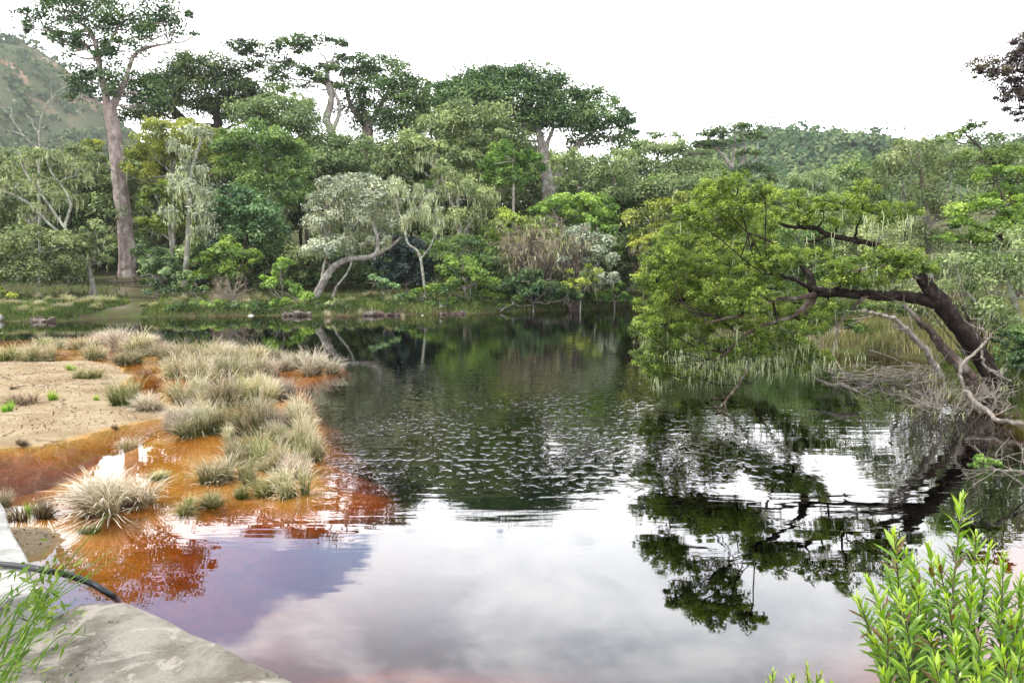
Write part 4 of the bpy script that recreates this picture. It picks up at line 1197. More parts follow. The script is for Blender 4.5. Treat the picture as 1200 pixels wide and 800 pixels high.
plant('tree', 'wispy grey green tree standing behind the leaning tree against the sky', 'tree', 40,
      [(1070, 186, 34, 16), (1106, 190, 36, 18), (1056, 216, 34, 20), (1110, 222, 40, 20), (1085, 250, 40, 20), (1060, 170, 14, 6), (1095, 168, 10, 5), (1040, 200, 16, 14), (1130, 250, 30, 18), (1060, 280, 30, 18), (1100, 290, 36, 18)], 'grey', 3.2, 1.6,
      [[(1090, 360, 4), (1088, 280, 3.4), (1082, 220, 2.4), (1075, 180, 1.2)], [(1088, 270, 2), (1110, 225, 1.4), (1115, 190, .8)], [(1070, 360, 3), (1065, 270, 2.6), (1058, 220, 1.6)]], 'bark', lich=.35, subr=.42)
plant('tree', 'taller airy tree at the right edge with a leafy spray reaching up left', 'tree', 34,
      [(1130, 154, 16, 7), (1145, 148, 10, 4), (1118, 164, 12, 5), (1150, 186, 26, 10), (1180, 190, 30, 14), (1165, 212, 34, 14), (1200, 215, 26, 20), (1160, 240, 30, 14), (1190, 175, 18, 6), (1205, 255, 26, 20)], 'mid', 3.2, 1.8,
      [[(1195, 350, 4), (1190, 250, 3.4), (1178, 210, 2.4), (1150, 175, 1.4), (1132, 158, .8)]], 'darkbark', subr=.42)
for k, (px, py, rx, ry, Y_, lf, lb) in enumerate((
        (985, 268, 40, 16, 44, 'grey', 'hazy round grey green tree beneath the far hill, between the two big limbs'),
        (935, 275, 36, 18, 42, 'mid', 'soft green tree behind the upper limb of the leaning tree'),
        (1030, 278, 36, 18, 38, 'grey', 'pale feathery tree in the gap right of the upper limb'),
        (960, 215, 34, 14, 62, 'grey', 'low rounded tree at the foot of the far hill'),
        (1010, 205, 30, 14, 66, 'mid', 'small green crown below the right slope of the far hill'),
        (910, 232, 30, 14, 60, 'mid', 'green crown just right of the umbrella shaped tree'),
        (1165, 170, 30, 10, 60, 'grey', 'distant grey crown low on the skyline at the right edge'))):
    plant('tree', lb, 'tree', Y_, [(px, py, rx, ry), (px - rx * .5, py + ry * 1.3, rx * .8, ry), (px + rx * .5, py + ry * 1.4, rx * .8, ry), (px, py + ry * 2.6, rx, ry * 1.2), (px + 5, py + ry * 4.2, rx, ry * 1.2)], lf, 3.2, 2.2, None, lich=.4)
plant('shrub', 'bright feathery green shrub seen under the upper limb of the leaning tree', SH, 22, [(975, 322, 24, 10), (1000, 312, 20, 10), (962, 334, 16, 8), (1010, 330, 20, 9), (980, 350, 24, 11), (1000, 362, 24, 10), (965, 368, 18, 9), (985, 384, 26, 9)], 'fresh', 3.2, 3, None)
plant('shrub', 'dark rounded shrub behind the russet grass, right part', SH, 27, [(1040, 366, 24, 12), (1065, 372, 20, 11), (1015, 370, 18, 9)], 'mid', 3.4, 3, None)
plant('shrub', 'dark rounded shrub behind the russet grass, left part', SH, 28, [(985, 366, 22, 11), (960, 372, 18, 9), (940, 362, 18, 10)], 'dark', 3.4, 3, None)
plant('shrub', 'grey green thicket on the right bank behind the dead branches', SH, 24, [(1085, 345, 26, 16), (1105, 370, 26, 18), (1065, 340, 20, 10), (1130, 390, 30, 22), (1105, 400, 20, 12)], 'grey', 3.4, 2.6, None, lich=.6)
for k, (px, py, rx) in enumerate(((1120, 325, 40), (1165, 300, 40), (1060, 322, 34), (1020, 316, 36), (970, 318, 38), (1200, 330, 36), (930, 325, 34), (890, 315, 34), (850, 300, 34), (810, 290, 34))):
    plant('forest_tree', 'dim green tree in the wood across the side channel', 'tree', 46 + 3 * (k % 3), [(px, py, rx, 16), (px - 14, py + 18, rx * .8, 14), (px + 14, py + 24, rx * .8, 14), (px, py - 14, rx * .7, 10)], ['mid', 'dark', 'grey'][k % 3], 3.6, 2.4, None, group='trees across the side channel', lich=.2)

# branch reaching in from the top right, its trunk outside the picture
plant('tree', 'purplish brown leafy branch hanging into the sky at the top right corner', 'tree', 8.5,
      [(1162, 80, 24, 12), (1180, 84, 24, 14), (1198, 78, 24, 16), (1196, 55, 13, 12), (1192, 106, 21, 13), (1188, 130, 13, 9), (1208, 95, 24, 21), (1172, 116, 9, 4), (1220, 60, 27, 24), (1230, 110, 27, 24), (1150, 86, 10, 6), (1200, 138, 13, 5)], 'purple', 2.6, 1.9,
      [[(1400, 560, 14), (1395, 300, 12), (1360, 180, 9), (1300, 110, 5), (1230, 88, 2.6), (1180, 82, 1.2)], [(1300, 112, 3), (1240, 120, 2), (1195, 128, 1)]], 'darkbark', subr=.34, low=-.8, limb=1.0)


# ------------------------------------------------------------------ grasses
def blades(mb, rng, n, R, H, W, lean_=0.9, curl=0.7, rim=0.6, tbase=.45, tipt=.35, aspect=1.0):
    """arching blades fanned from a tuft's base"""
    # several unequal fans make one tuft; some blades are broken and lie flat
    nc = 7
    ca = rng.random(nc) * 2 * math.pi
    cr = R * rim * rng.random(nc) ** .6
    cc = np.stack([np.cos(ca) * cr, np.sin(ca) * cr], 1)
    ch = rng.uniform(.55, 1.15, nc)
    ct = rng.normal(0, .22, (nc, 2))
    kc = rng.integers(0, nc, n)
    a = rng.random(n) * 2 * math.pi
    r1 = R * .16 * rng.random(n) ** .5
    p0 = np.stack([cc[kc, 0] + np.cos(a) * r1, cc[kc, 1] + np.sin(a) * r1, np.full(n, -.03)], 1)
    dirv = np.stack([np.cos(a), np.sin(a)], 1) * .35 + p0[:, :2] / (R * rim) * .45 + ct[kc] + rng.normal(0, .25, (n, 2))
    az = np.arctan2(dirv[:, 1], dirv[:, 0])
    tilt = np.clip(np.linalg.norm(dirv, axis=1) * lean_ * .75 + rng.normal(0, .12, n), -.1, 1.3)
    flat_ = rng.random(n) < .10
    tilt = np.where(flat_, rng.uniform(1.0, 1.5, n), tilt)
    H = H * ch[kc]
    h = H * (.55 + .55 * rng.random(n))
    d = np.stack([np.cos(az), np.sin(az), np.zeros(n)], 1)
    side = np.stack([-np.sin(az), np.cos(az), np.zeros(n)], 1)
    side = nrm(side + rng.normal(0, .4, (n, 3)))
    V, T = [], []
    p = p0
    S = 4
    tl = tilt.copy()
    prof = [1, .95, .8, .55, .10]
    w = W * (.6 + .8 * rng.random(n))
    for s in range(S + 1):
        V += [p - side * (w * prof[s] * .5)[:, None], p + side * (w * prof[s] * .5)[:, None]]
        st = h / S
        p = p + (d * np.sin(tl)[:, None] + np.array([0, 0, 1]) * np.cos(tl)[:, None]) * st[:, None]
        tl = tl + curl * (.15 + .35 * rng.random(n)) * (1 + .5 * s) * .6
    V = np.stack(V, 1)
    V[..., 2] = np.maximum(V[..., 2], -.03)
    k = V.shape[1]
    q = np.array([[2 * s, 2 * s + 1, 2 * s + 3, 2 * s + 2] for s in range(S)])
    Q = (np.arange(n)[:, None, None] * k + q[None]).reshape(-1, 4)
    tb = np.clip(tbase + rng.normal(0, .18, n), 0, 1)
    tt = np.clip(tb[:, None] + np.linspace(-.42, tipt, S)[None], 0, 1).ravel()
    mb.quads(V.reshape(-1, 3), Q, tt)


def tuft_mesh(mat, n, R, H, W, seed, **kw):
    rng = np.random.default_rng(seed)
    mb = MB()
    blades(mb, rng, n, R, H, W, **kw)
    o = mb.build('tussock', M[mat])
    me = o.data
    bpy.data.objects.remove(o)
    return me


# unit tussocks: radius about 1 half-width, height 1
T_straw = [tuft_mesh('straw', 760, 1.0, 1.05, .026, 50 + k, lean_=.75, curl=.95) for k in range(5)]
T_pale = [tuft_mesh('palestraw', 1000, 1.0, 1.15, .021, 60 + k, lean_=.85, curl=1.0) for k in range(4)]
T_sedge = [tuft_mesh('sedge', 640, 1.0, 1.05, .028, 70 + k, lean_=.7, curl=.85) for k in range(4)]
T_tuft = [tuft_mesh('tuft', 150, 1.0, 1.05, .06, 80 + k, lean_=.8, curl=.4) for k in range(2)]
T_brown = [tuft_mesh('browntuft', 260, 1.0, .8, .045, 90 + k, lean_=1.2, curl=.6) for k in range(2)]
_tr = np.random.default_rng(17)


def tussock(px, py, w, h, kind, label, group=None, tilt=None, name='grass_tussock'):
    p = wat(px, py)
    p[2] = max(ground_z(p[0], p[1]), -0.12)
    s = p[1] / FPX
    me = {'s': T_straw, 'p': T_pale, 'g': T_sedge, 't': T_tuft, 'b': T_brown}[kind]
    o = bpy.data.objects.new(name, me[_tr.integers(len(me))])
    col.objects.link(o)
    o.location = p
    hs = h * s * 1.05
    k_ = _tr.uniform(.78, 1.02)
    hs *= .98 * _tr.uniform(.82, 1.15)
    o.scale = (w * s * .52 * k_, w * s * .52 * k_, hs)
    o.rotation_euler = (_tr.normal(0, .08), _tr.normal(0.06, .08), _tr.random() * 6.28) if tilt is None else tilt
    tag(o, label, 'grass tussock', group)
    return o


BACK = [(12, 424, 44, 24, 'g'), (38, 424, 44, 26, 's'), (60, 422, 38, 22, 's'), (95, 408, 44, 24, 's'), (112, 420, 40, 22, 's'), (138, 409, 44, 28, 'p'), (162, 412, 44, 28, 's'),
        (150, 426, 44, 20, 's'), (185, 416, 46, 26, 's'), (205, 423, 46, 30, 's'), (172, 402, 40, 16, 'p'), (120, 402, 40, 18, 'p'), (72, 406, 34, 14, 's'), (54, 404, 30, 12, 'g')]
MIDL = [(228, 418, 44, 28, 'g'), (250, 421, 48, 30, 's'), (272, 424, 44, 28, 's'), (216, 441, 48, 34, 's'), (240, 449, 54, 40, 's'), (268, 443, 50, 40, 's'), (295, 441, 50, 38, 's'), (318, 440, 48, 34, 'p'),
        (346, 430, 34, 22, 's'), (334, 434, 30, 26, 'p'), (225, 471, 56, 40, 's'), (256, 476, 58, 44, 's'), (286, 470, 58, 42, 'g'), (312, 468, 50, 40, 's'), (336, 464, 40, 34, 'p'), (200, 440, 36, 26, 's'), (300, 425, 40, 24, 's'), (325, 420, 34, 20, 's')]
FRNT = [(206, 501, 54, 44, 'p'), (236, 507, 64, 46, 's'), (270, 506, 54, 44, 'g'), (302, 505, 58, 46, 's'), (330, 500, 52, 44, 'p'), (352, 492, 40, 38, 's'), (276, 540, 50, 40, 's'), (302, 537, 54, 44, 'g'), (327, 546, 58, 50, 's'),
        (352, 552, 56, 60, 'g'), (366, 536, 40, 46, 's'), (320, 574, 60, 36, 'g'), (344, 578, 54, 46, 's'), (290, 566, 40, 26, 'g'), (352, 520, 46, 46, 's'), (282, 580, 44, 22, 'g')]
for q in BACK:
    tussock(*q, 'straw coloured tussock in the far rows along the back of the sandy spit', 'tussocks at the back of the spit')
for q in MIDL:
    tussock(*q, 'dry tussock in the dense stand between the sandy spit and the dark water', 'tussocks in the dense stand')
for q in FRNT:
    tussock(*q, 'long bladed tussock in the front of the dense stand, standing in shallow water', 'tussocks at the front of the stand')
for k in range(52):
    px, py = _tr.uniform(188, 385), _tr.uniform(412, 560)
    wx, wy = wat(px, py)[:2]
    if poly_sd(np.array([wx]), np.array([wy]), MARSH)[0] > -.25 or poly_sd(np.array([wx]), np.array([wy]), SAND)[0] < .3:
        continue
    if px < 255 and py > 505:
        continue
    sz = np.interp(py, [410, 480, 560], [22, 32, 40]) * _tr.uniform(.6, 1.1)
    tussock(px, py, sz * 1.2, sz, 'spsg'[_tr.integers(4)], 'smaller tussock filling the dense stand between its large tussocks', 'small tussocks within the stand')
tussock(374, 437, 66, 34, 'p', 'bushy pale tussock standing apart at the tip of the stand in open water')
tussock(140, 592, 136, 64, 'p', 'largest pale tussock, windswept, alone in the shallow water before the spit')
tussock(128, 600, 70, 38, 'b', 'flattened brownish tuft under the left side of the largest pale tussock')
tussock(247, 562, 64, 44, 's', 'separate straw tussock with green base in front of the stand, amber water round it')
tussock(150, 480, 52, 40, 'g', 'grey green tussock on the right rim of the dry sand')
tussock(174, 484, 44, 22, 'p', 'flattened pale tuft beside the grey green one on the sand rim')
tussock(252, 590, 56, 18, 'g', 'low green sedge tuft on the front point of the stand, right one')
tussock(216, 596, 44, 18, 'g', 'low green sedge tuft on the front point of the stand, left one')
tussock(104, 447, 40, 18, 'g', 'yellowish tuft at the far edge of the sand')
tussock(152, 520, 40, 22, 's', 'dark thin tuft in the channel at the lower rim of the sand')
tussock(185, 560, 34, 14, 'g', 'thin tuft half drowned behind the largest pale tussock')
tussock(60, 474, 20, 15, 't', 'small fresh green tuft in the middle of the bare sand', name='grass_tuft')
tussock(12, 488, 20, 16, 't', 'fresh green tuft at the left edge of the sand', name='grass_tuft')
tussock(26, 479, 46, 20, 'b', 'brown withered tuft behind the green one at the left edge of the sand', name='grass_tuft')
tussock(113, 472, 10, 9, 't', 'tiny green tuft on the sand near its right rim', name='grass_tuft')
tussock(133, 502, 14, 13, 'b', 'small dark tuft on the lower part of the sand', name='grass_tuft')
tussock(22, 522, 26, 14, 'b', 'small brown tuft at the lower left edge of the sand', name='grass_tuft')
tussock(82, 438, 18, 10, 't', 'small yellow green tuft at the top of the sand', name='grass_tuft')
tussock(16, 462, 12, 8, 'b', 'tiny dark tuft at a crack in the sand', name='grass_tuft')
tussock(36, 606, 60, 42, 'b', 'brown withered tuft beside the white wall', name='grass_tuft')
tussock(34, 600, 22, 22, 't', 'fresh green tuft growing inside the brown one by the white wall', name='grass_tuft')
tussock(4, 590, 40, 34, 's', 'straw tuft behind the white wall at the left edge', name='grass_tuft')
tussock(106, 622, 34, 14, 'g', 'sparse green weed tuft drooping to the water below the largest pale tussock', name='grass_tuft')


def grass_field(name, label, pts, mat, h, w, seed):
    rng = np.random.default_rng(seed)
    n = len(pts)
    mb = MB()
    a = rng.random(n) * 6.28
    side = np.stack([np.cos(a), np.sin(a), np.zeros(n)], 1)
    hh = h * (.4 + .9 * rng.random(n))
    lean_ = rng.normal(0, .3, (n, 3)) * hh[:, None]
    lean_[:, 2] = 0
    top = pts + np.array([0, 0, 1]) * hh[:, None] + lean_
    mid = pts + np.array([0, 0, .55]) * hh[:, None] + lean_ * .35
    ww = (w * (.6 + .8 * rng.random(n)))[:, None]
    V = np.stack([pts - side * ww * .5, pts + side * ww * .5, mid + side * ww * .42, mid - side * ww * .42, top + side * ww * .06, top - side * ww * .06], 1)
    Q = (np.arange(n)[:, None, None] * 6 + np.array([[0, 1, 2, 3], [3, 2, 4, 5]])[None]).reshape(-1, 4)
    t = np.clip(.45 + vnoise(pts[:, 0], pts[:, 1], 1.2, seed) * .7 + rng.normal(0, .15, n), 0, 1)
    mb.quads(V.reshape(-1, 3), Q, np.repeat(t, 2))
    o = mb.build(name, M[mat])
    tag(o, label, 'grass', kind='stuff')
    return o


rng = np.random.default_rng(400)
x = rng.uniform(-48, 12, 150000)
y = rng.uniform(35, 58, 150000)
z, sd_, bd_, d_ = fields(x, y)
pc = at(146, 345, 56)
k = (d_ > .02) & (rng.random(len(x)) < np.clip(1.3 - d_ / 7, .05, 1)) & (np.hypot(x - np.interp(y, [44, 58], [wat(140, 372)[0], pc[0]]), 0) > .9)
grass_field('bank_grass', 'short green grass and weeds along the far bank', np.stack([x, y, z], 1)[k], 'bank', .26, .06, 401)
x = rng.uniform(7.5, 22, 130000)
y = rng.uniform(18.5, 60, 130000)
z, sd_, bd_, d_ = fields(x, y)
rb = np.hypot(x - wat(955, 402)[0], y - wat(955, 402)[1])
k = (d_ > .03) & (rb > 1.2) & (rng.random(len(x)) < .55)
grass_field('russet_grass', 'russet and straw meadow grass on the right bank beyond the leaning tree', np.stack([x, y, z], 1)[k], 'redgrass', .38, .035, 402)
x = rng.uniform(8, 17, 30000)
y = rng.uniform(11, 20, 30000)
z, sd_, bd_, d_ = fields(x, y)
k = (d_ > .1) & (rng.random(len(x)) < .5)
grass_field('shore_weeds', 'green weeds on the right bank around the leaning trunk', np.stack([x, y, z], 1)[k], 'bank', .3, .03, 403)

# dry crust flakes and crumbs strewn over the sand
rng = np.random.default_rng(410)
x = rng.uniform(-16, -3.2, 36000)
y = rng.uniform(5.5, 21, 36000)
z, sd_, bd_, d_ = fields(x, y)
k = (sd_ > .55) & (z > .004) & (vnoise(x, y, .9, 77) + rng.normal(0, .12, len(x)) > .02)
c = np.stack([x, y, z + .004], 1)[k]
mb = MB()
nn = nrm(rng.normal(0, .45, (len(c), 3)) + np.array([0, 0, 1]))
leaf_quads(mb, rng, c + np.array([0, 0, .008]), nn, .034, .7, rng.random(len(c)))
o = mb.build('dry_litter', M['litter'])
tag(o, 'brown and pale crumbs of dry crust and leaf litter strewn over the sand', 'litter', kind='stuff')

# ------------------------------------------------------------------ far shore details
rng = nrng()


def log(name, label, p0, p1, r, mat, cat='log', rough=.22):
    a, c = np.array(p0), np.array(p1)
    rng = nrng()
    p = smooth_poly([a, (a + c) / 2 + rng.normal(0, .06, 3), c], 5, .02, rng)
    mb = MB()
    tube(mb, p, r * (1 + .3 * rng.normal(0, .5, len(p)).clip(-1, 1)), 8, rng, rough)
    for _ in range(3):
        k = rng.integers(1, len(p) - 1)
        e = p[k] + np.array([rng.normal(0, .3), rng.normal(0, .2), rng.uniform(.1, .35)])
        tube(mb, [p[k], (p[k] + e) / 2 + rng.normal(0, .03, 3), e], [r * .4, r * .3, r * .15], 5)
    o = mb.build(name, M[mat], None, p[0])
    tag(o, label, cat)
    return o


def shore(px, py, up=0.05):
    p = wat(px, py)
    p[2] = up
    return p


log('driftwood_log', 'dark driftwood log at the water line below the broad leaved shrub', shore(331, 370.5), shore(364, 370), .16, 'root')
log('driftwood_log', 'short dark root lying across the first driftwood log', shore(340, 369, .22), shore(352, 370.5, .2), .10, 'root')
log('driftwood_log', 'long dark log half sunk along the shore left of the bright shore bush', shore(420, 370), shore(448, 369.6), .14, 'root')
log('driftwood_log', 'thin dark log in the shade right of the half sunk one', shore(450, 370), shore(474, 369.6), .10, 'root')
log('driftwood_log', 'brown twisted driftwood under the bright shore bush', shore(515, 369), shore(545, 368.2), .12, 'root')
log('driftwood_log', 'tangled dark roots at the water line on the far left bank', shore(38, 377), shore(64, 377), .2, 'root', 'root', .4)
log('driftwood_log', 'pale root poking out under the brown twig tangle', shore(586, 366.5, .1), shore(606, 364, .5), .07, 'dead', 'root')


def boulder(label, px, py, w, h, mat='rock'):
    rng = nrng()
    p = wat(px, py)
    p[2] = max(ground_z(p[0], p[1]), -.05)
    s = p[1] / FPX
    import bmesh
    bm = bmesh.new()
    bmesh.ops.create_icosphere(bm, subdivisions=3, radius=1)
    k = rng.normal(size=(7, 3))
    for v in bm.verts:
        q = np.array(v.co)
        f = 1 + .12 * sum(math.sin(2.1 * float(q @ kk) + i) for i, kk in enumerate(k)) / 2.2
        v.co = Vector((q[0] * w * s * .5 * f, q[1] * w * s * .4 * f, q[2] * h * s * .6 * f))
    me = bpy.data.meshes.new('boulder')
    bm.to_mesh(me)
    bm.free()
    me.materials.append(M[mat])
    for f in me.polygons:
        f.use_smooth = True
    o = bpy.data.objects.new('boulder', me)
    col.objects.link(o)
    o.location = p
    tag(o, label, 'boulder')
    return o


boulder('pale flat boulder at the water line on the far left bank', -4, 376, 18, 9)
boulder('small pale stone on the shore below the pale leafless bush', 294, 370, 8, 5)
boulder('tiny white stone at the water line below the low bright shrub', 495, 369.5, 4, 3)
tussock(402, 371, 34, 12, 'b', 'low mound of dry straw at the water line below the big leaning tree', tilt=(0, 0, .4))
for px, py, w_, h_, kd, lb in ((383, 371, 14, 14, 's', 'thin reedy tuft left of the straw mound on the far shore'), (422, 370, 14, 12, 'g', 'thin reedy tuft right of the straw mound on the far shore'), (472, 371, 8, 8, 's', 'small pale reed tuft on the far shore near the thin dark log'),
                               (304, 367, 16, 16, 'g', 'sedge tuft on the far bank right of the pale leafless bush'), (252, 366, 14, 12, 's', 'sedge tuft on the far bank left of the pale leafless bush')):
    tussock(px, py, w_, h_, kd, lb)

_br = np.random.default_rng(707)
for k in range(30):
    px = 205 + 530 * (k + _br.random()) / 30
    if 262 < px < 282:
        continue
    sy = np.interp(px, [0, 60, 110, 150, 270, 400, 500, 620, 735], [375, 376, 373, 371, 370, 369.5, 368, 364, 359])
    w_ = _br.uniform(10, 19)
    h_ = _br.uniform(5, 9)
    plant('low_bush', 'low leafy bush crowding down to the far water line', 'shrub', wat(px, sy)[1] + _br.uniform(.6, 2.2), [(px, sy - h_ - 2, w_, h_), (px - w_ * .6, sy - h_ * .8, w_ * .6, h_ * .7), (px + w_ * .6, sy - h_ * .8, w_ * .6, h_ * .7)],
          ['mid', 'grey', 'fresh', 'dark', 'mid', 'yellow'][_br.integers(6)], 3.2, 2.2, None, group='low bushes along the far shore')
_wr = np.random.default_rng(808)
for k in range(84):
    px = _wr.uniform(-5, 735) if k < 60 else _wr.uniform(-5, 130)
    if 128 < px < 158:
        continue
    sy = np.interp(px, [0, 60, 110, 150, 270, 400, 500, 620, 735], [375, 376, 373, 371, 370, 369.5, 368, 364, 359])
    tussock(px, sy - abs(_wr.normal(0, 4)) - .6, _wr.uniform(10, 22), _wr.uniform(6, 13), 'ggsg'[_wr.integers(4)], 'low weedy clump on the far bank by the water line', 'weed clumps along the far bank', name='weed_clump')

# picnic table on the dirt clearing
P = at(147, 343, 57)
P[2] = ground_z(P[0], P[1])
pt = empty('picnic_table', P)
pt.rotation_euler = (0, 0, math.radians(14))
tag(pt, 'weathered timber picnic table with benches under the tallest tree', 'picnic table')


def boxes(name, lst, mat, parent):
    mb = MB()
    for (cx_, cy_, cz_, sx, sy, sz, rx) in lst:
        v, q = box_mesh(-sx / 2, sx / 2, -sy / 2, sy / 2, -sz / 2, sz / 2)
        c_, s_ = math.cos(rx), math.sin(rx)
        v = np.stack([v[:, 0], v[:, 1] * c_ - v[:, 2] * s_, v[:, 1] * s_ + v[:, 2] * c_], 1) + np.array([cx_, cy_, cz_])
        mb.quads(v, q, .5)
    return mb.build(name, M[mat], parent)


boxes('tabletop', [(0, -.3 + .15 * k, .76, 1.9, .138, .045, 0) for k in range(5)], 'tablewood', pt)
for sgn in (-1, 1):
    boxes('bench', [(0, sgn * .68 + k * .15 - .075, .45, 1.9, .138, .045, 0) for k in range(2)], 'tablewood', pt)
for sx in (-.65, .65):
    boxes('leg_frame', [(sx, -.36, .36, .06, .09, .84, -.38), (sx, .36, .36, .06, .09, .84, .38), (sx + .062, 0, .39, .05, 1.5, .08, 0), (sx + .062, 0, .70, .05, .7, .07, 0)], 'tablewood', pt)

# ------------------------------------------------------------------ near concrete, pipe and weeds
import bmesh


def slab(name, label, poly, z0, z1, mat, bev=.035, seed=3, cat='wall', drop=None):
    """a cast block: bevelled, with a slightly uneven worn edge"""
    bm = bmesh.new()
    pts = []
    for (a, c) in zip(poly, poly[1:] + poly[:1]):
        a, c = np.array(a), np.array(c)
        n = max(1, int(np.linalg.norm(c - a) / .18))
        for k in range(n):
            pts.append(a + (c - a) * k / n)
    rng = np.random.default_rng(seed)
    pts = [p + rng.normal(0, .006, 2) for p in pts]
    vt = [bm.verts.new((p[0], p[1], (z1 if drop is None else drop(p[0], p[1])))) for p in pts]
    vb = [bm.verts.new((p[0], p[1], z0)) for p in pts]
    top = bm.faces.new(vt)
    bm.faces.new(vb[::-1])
    n = len(pts)
    for k in range(n):
        bm.faces.new((vb[k], vb[(k + 1) % n], vt[(k + 1) % n], vt[k]))
    bmesh.ops.recalc_face_normals(bm, faces=bm.faces)
    ed = [e for e in top.edges]
    bmesh.ops.bevel(bm, geom=ed, offset=bev, segments=3, affect='EDGES', profile=.6)
    me = bpy.data.meshes.new(name)
    bm.to_mesh(me)
    bm.free()
    me.materials.append(M[mat])
    o = bpy.data.objects.new(name, me)
    col.objects.link(o)
    tag(o, label, cat)
    return o


ZS = 0.98
e0, e1 = wat(152, 702, ZS)[:2], wat(360, 801, ZS)[:2]
dirn = (e1 - e0) / np.linalg.norm(e1 - e0)
e2 = e1 + dirn * 1.6
slab('concrete_wall', 'weathered grey concrete ledge with stained top in the near left corner', [tuple(wat(92, 704, ZS)[:2]), tuple(wat(20, 745, ZS)[:2]), (-3.2, 1.6), (-3.2, -2), (2.2, -2), tuple(e2), tuple(e1), tuple(e0)][::-1], -2.0, ZS, 'concrete', .045, 5)
ZW = 1.16
f0, f1 = wat(46, 690, ZW)[:2], wat(0, 588, ZW)[:2]
dw = (f1 - f0) / np.linalg.norm(f1 - f0)
nw = np.array([dw[1], -dw[0]])
nw = nw if nw[0] < 0 else -nw
g0 = f0 - dw * .02
slab('whitewashed_wall', 'white painted concrete wall end running away at the left edge', [tuple(g0), tuple(f0 + dw * 5.0), tuple(f0 + dw * 5.0 + nw * .7), tuple(g0 + nw * .7)], -1.5, ZW, 'whitewash', .02, 6)
# pipe lies over the white wall, drops across the ledge corner and goes down behind it
pp = np.array([wat(-60, 657, ZW + .022), wat(0, 661, ZW + .022), wat(30, 664, ZW + .022), wat(52, 668, ZW + .018), wat(78, 673, 1.10), wat(104, 682, 1.03), wat(124, 693, .985), wat(136, 701, .90), wat(139, 706, .62), wat(139, 709, .3)])
pz = smooth_poly(pp, 8)
mb = MB()
tube(mb, pz, np.full(len(pz), .0155), 12)
o = mb.build('water_pipe', M['rubber'], None, pz[0], smooth=True)
tag(o, 'black flexible pipe lying over the white wall and concrete ledge', 'pipe')

# weeds in the near left corner
rng = nrng()
b = wat(20, 790, ZS)
wd = empty('weed_clump', b)
tag(wd, 'sprawling weed with thin green stems in front of the white wall and pipe', 'weed')
ms, mf = MB(), MB()
zb = ZS
for k, (bx, by, tx, ty) in enumerate([(-10, 770, 60, 672), (-5, 790, 100, 655), (0, 800, 135, 640), (5, 800, 128, 600), (-20, 760, 20, 668), (-10, 740, 92, 672), (0, 780, 70, 690), (10, 800, 90, 700), (15, 815, 70, 720), (-20, 800, 50, 700), (-20, 780, 40, 730), (20, 820, 110, 745), (-30, 800, 100, 712),
                                      (0, 810, 100, 648), (-15, 800, 84, 640), (-30, 760, 66, 652), (-10, 820, 60, 740), (5, 830, 82, 755), (-30, 770, 30, 700), (-30, 750, 45, 680), (-20, 810, 140, 650), (10, 790, 118, 668)]):
    p0 = at(bx, by, 2.75 + rng.normal(0, .1))
    p0[2] = min(p0[2], ZS + .05)
    p1 = at(tx, ty, 2.85 + rng.normal(0, .18))
    mid = (p0 + p1) / 2 + np.array([-.05, 0, .06]) + rng.normal(0, .025, 3)
    p = smooth_poly([p0, mid, p1], 6)
    tube(ms, p, np.linspace(.0042, .0012, len(p)), 5, tint=.6)
    m_ = rng.integers(4, 9)
    ii = rng.integers(2, len(p) - 1, m_)
    c_ = p[ii] + rng.normal(0, .012, (m_, 3))
    td = nrm(nrm(p1 - p0) + rng.normal(0, .5, (m_, 3)))
    nn = nrm(np.cross(td, rng.normal(size=(m_, 3))))
    leaf_quads(mf, rng, c_ + td * .02, nn, .05, .2, np.clip(.55 + rng.normal(0, .2, m_), 0, 1), 0, td * 3)
for k in range(110):
    c_ = at(rng.normal(48, 16), rng.normal(700, 26), 2.95 + rng.normal(0, .1))
    td = nrm(np.array([rng.normal(.3, .5), rng.normal(0, .4), rng.normal(.5, .5)]))
    nn = nrm(np.cross(td, rng.normal(size=3)))
    leaf_quads(mf, rng, c_[None], nn[None], .055, .3, np.clip(.5 + rng.normal(0, .2, 1), 0, 1), 0, td[None] * 3)
for k in range(110):
    c_ = at(abs(rng.normal(0, 40)) - 20, 800 - abs(rng.normal(0, 45)), 2.5 + rng.normal(0, .15))
    td = nrm(np.array([rng.normal(.5, .4), rng.normal(0, .4), rng.normal(.6, .4)]))
    nn = nrm(np.cross(td, rng.normal(size=3)))
    leaf_quads(mf, rng, c_[None], nn[None], .06, .09, np.clip(.5 + rng.normal(0, .2, 1), 0, 1), 0, td[None] * 3)
ms.build('stem', M['weed'], wd, b)
mf.build('leaves', M['weed'], wd, b)

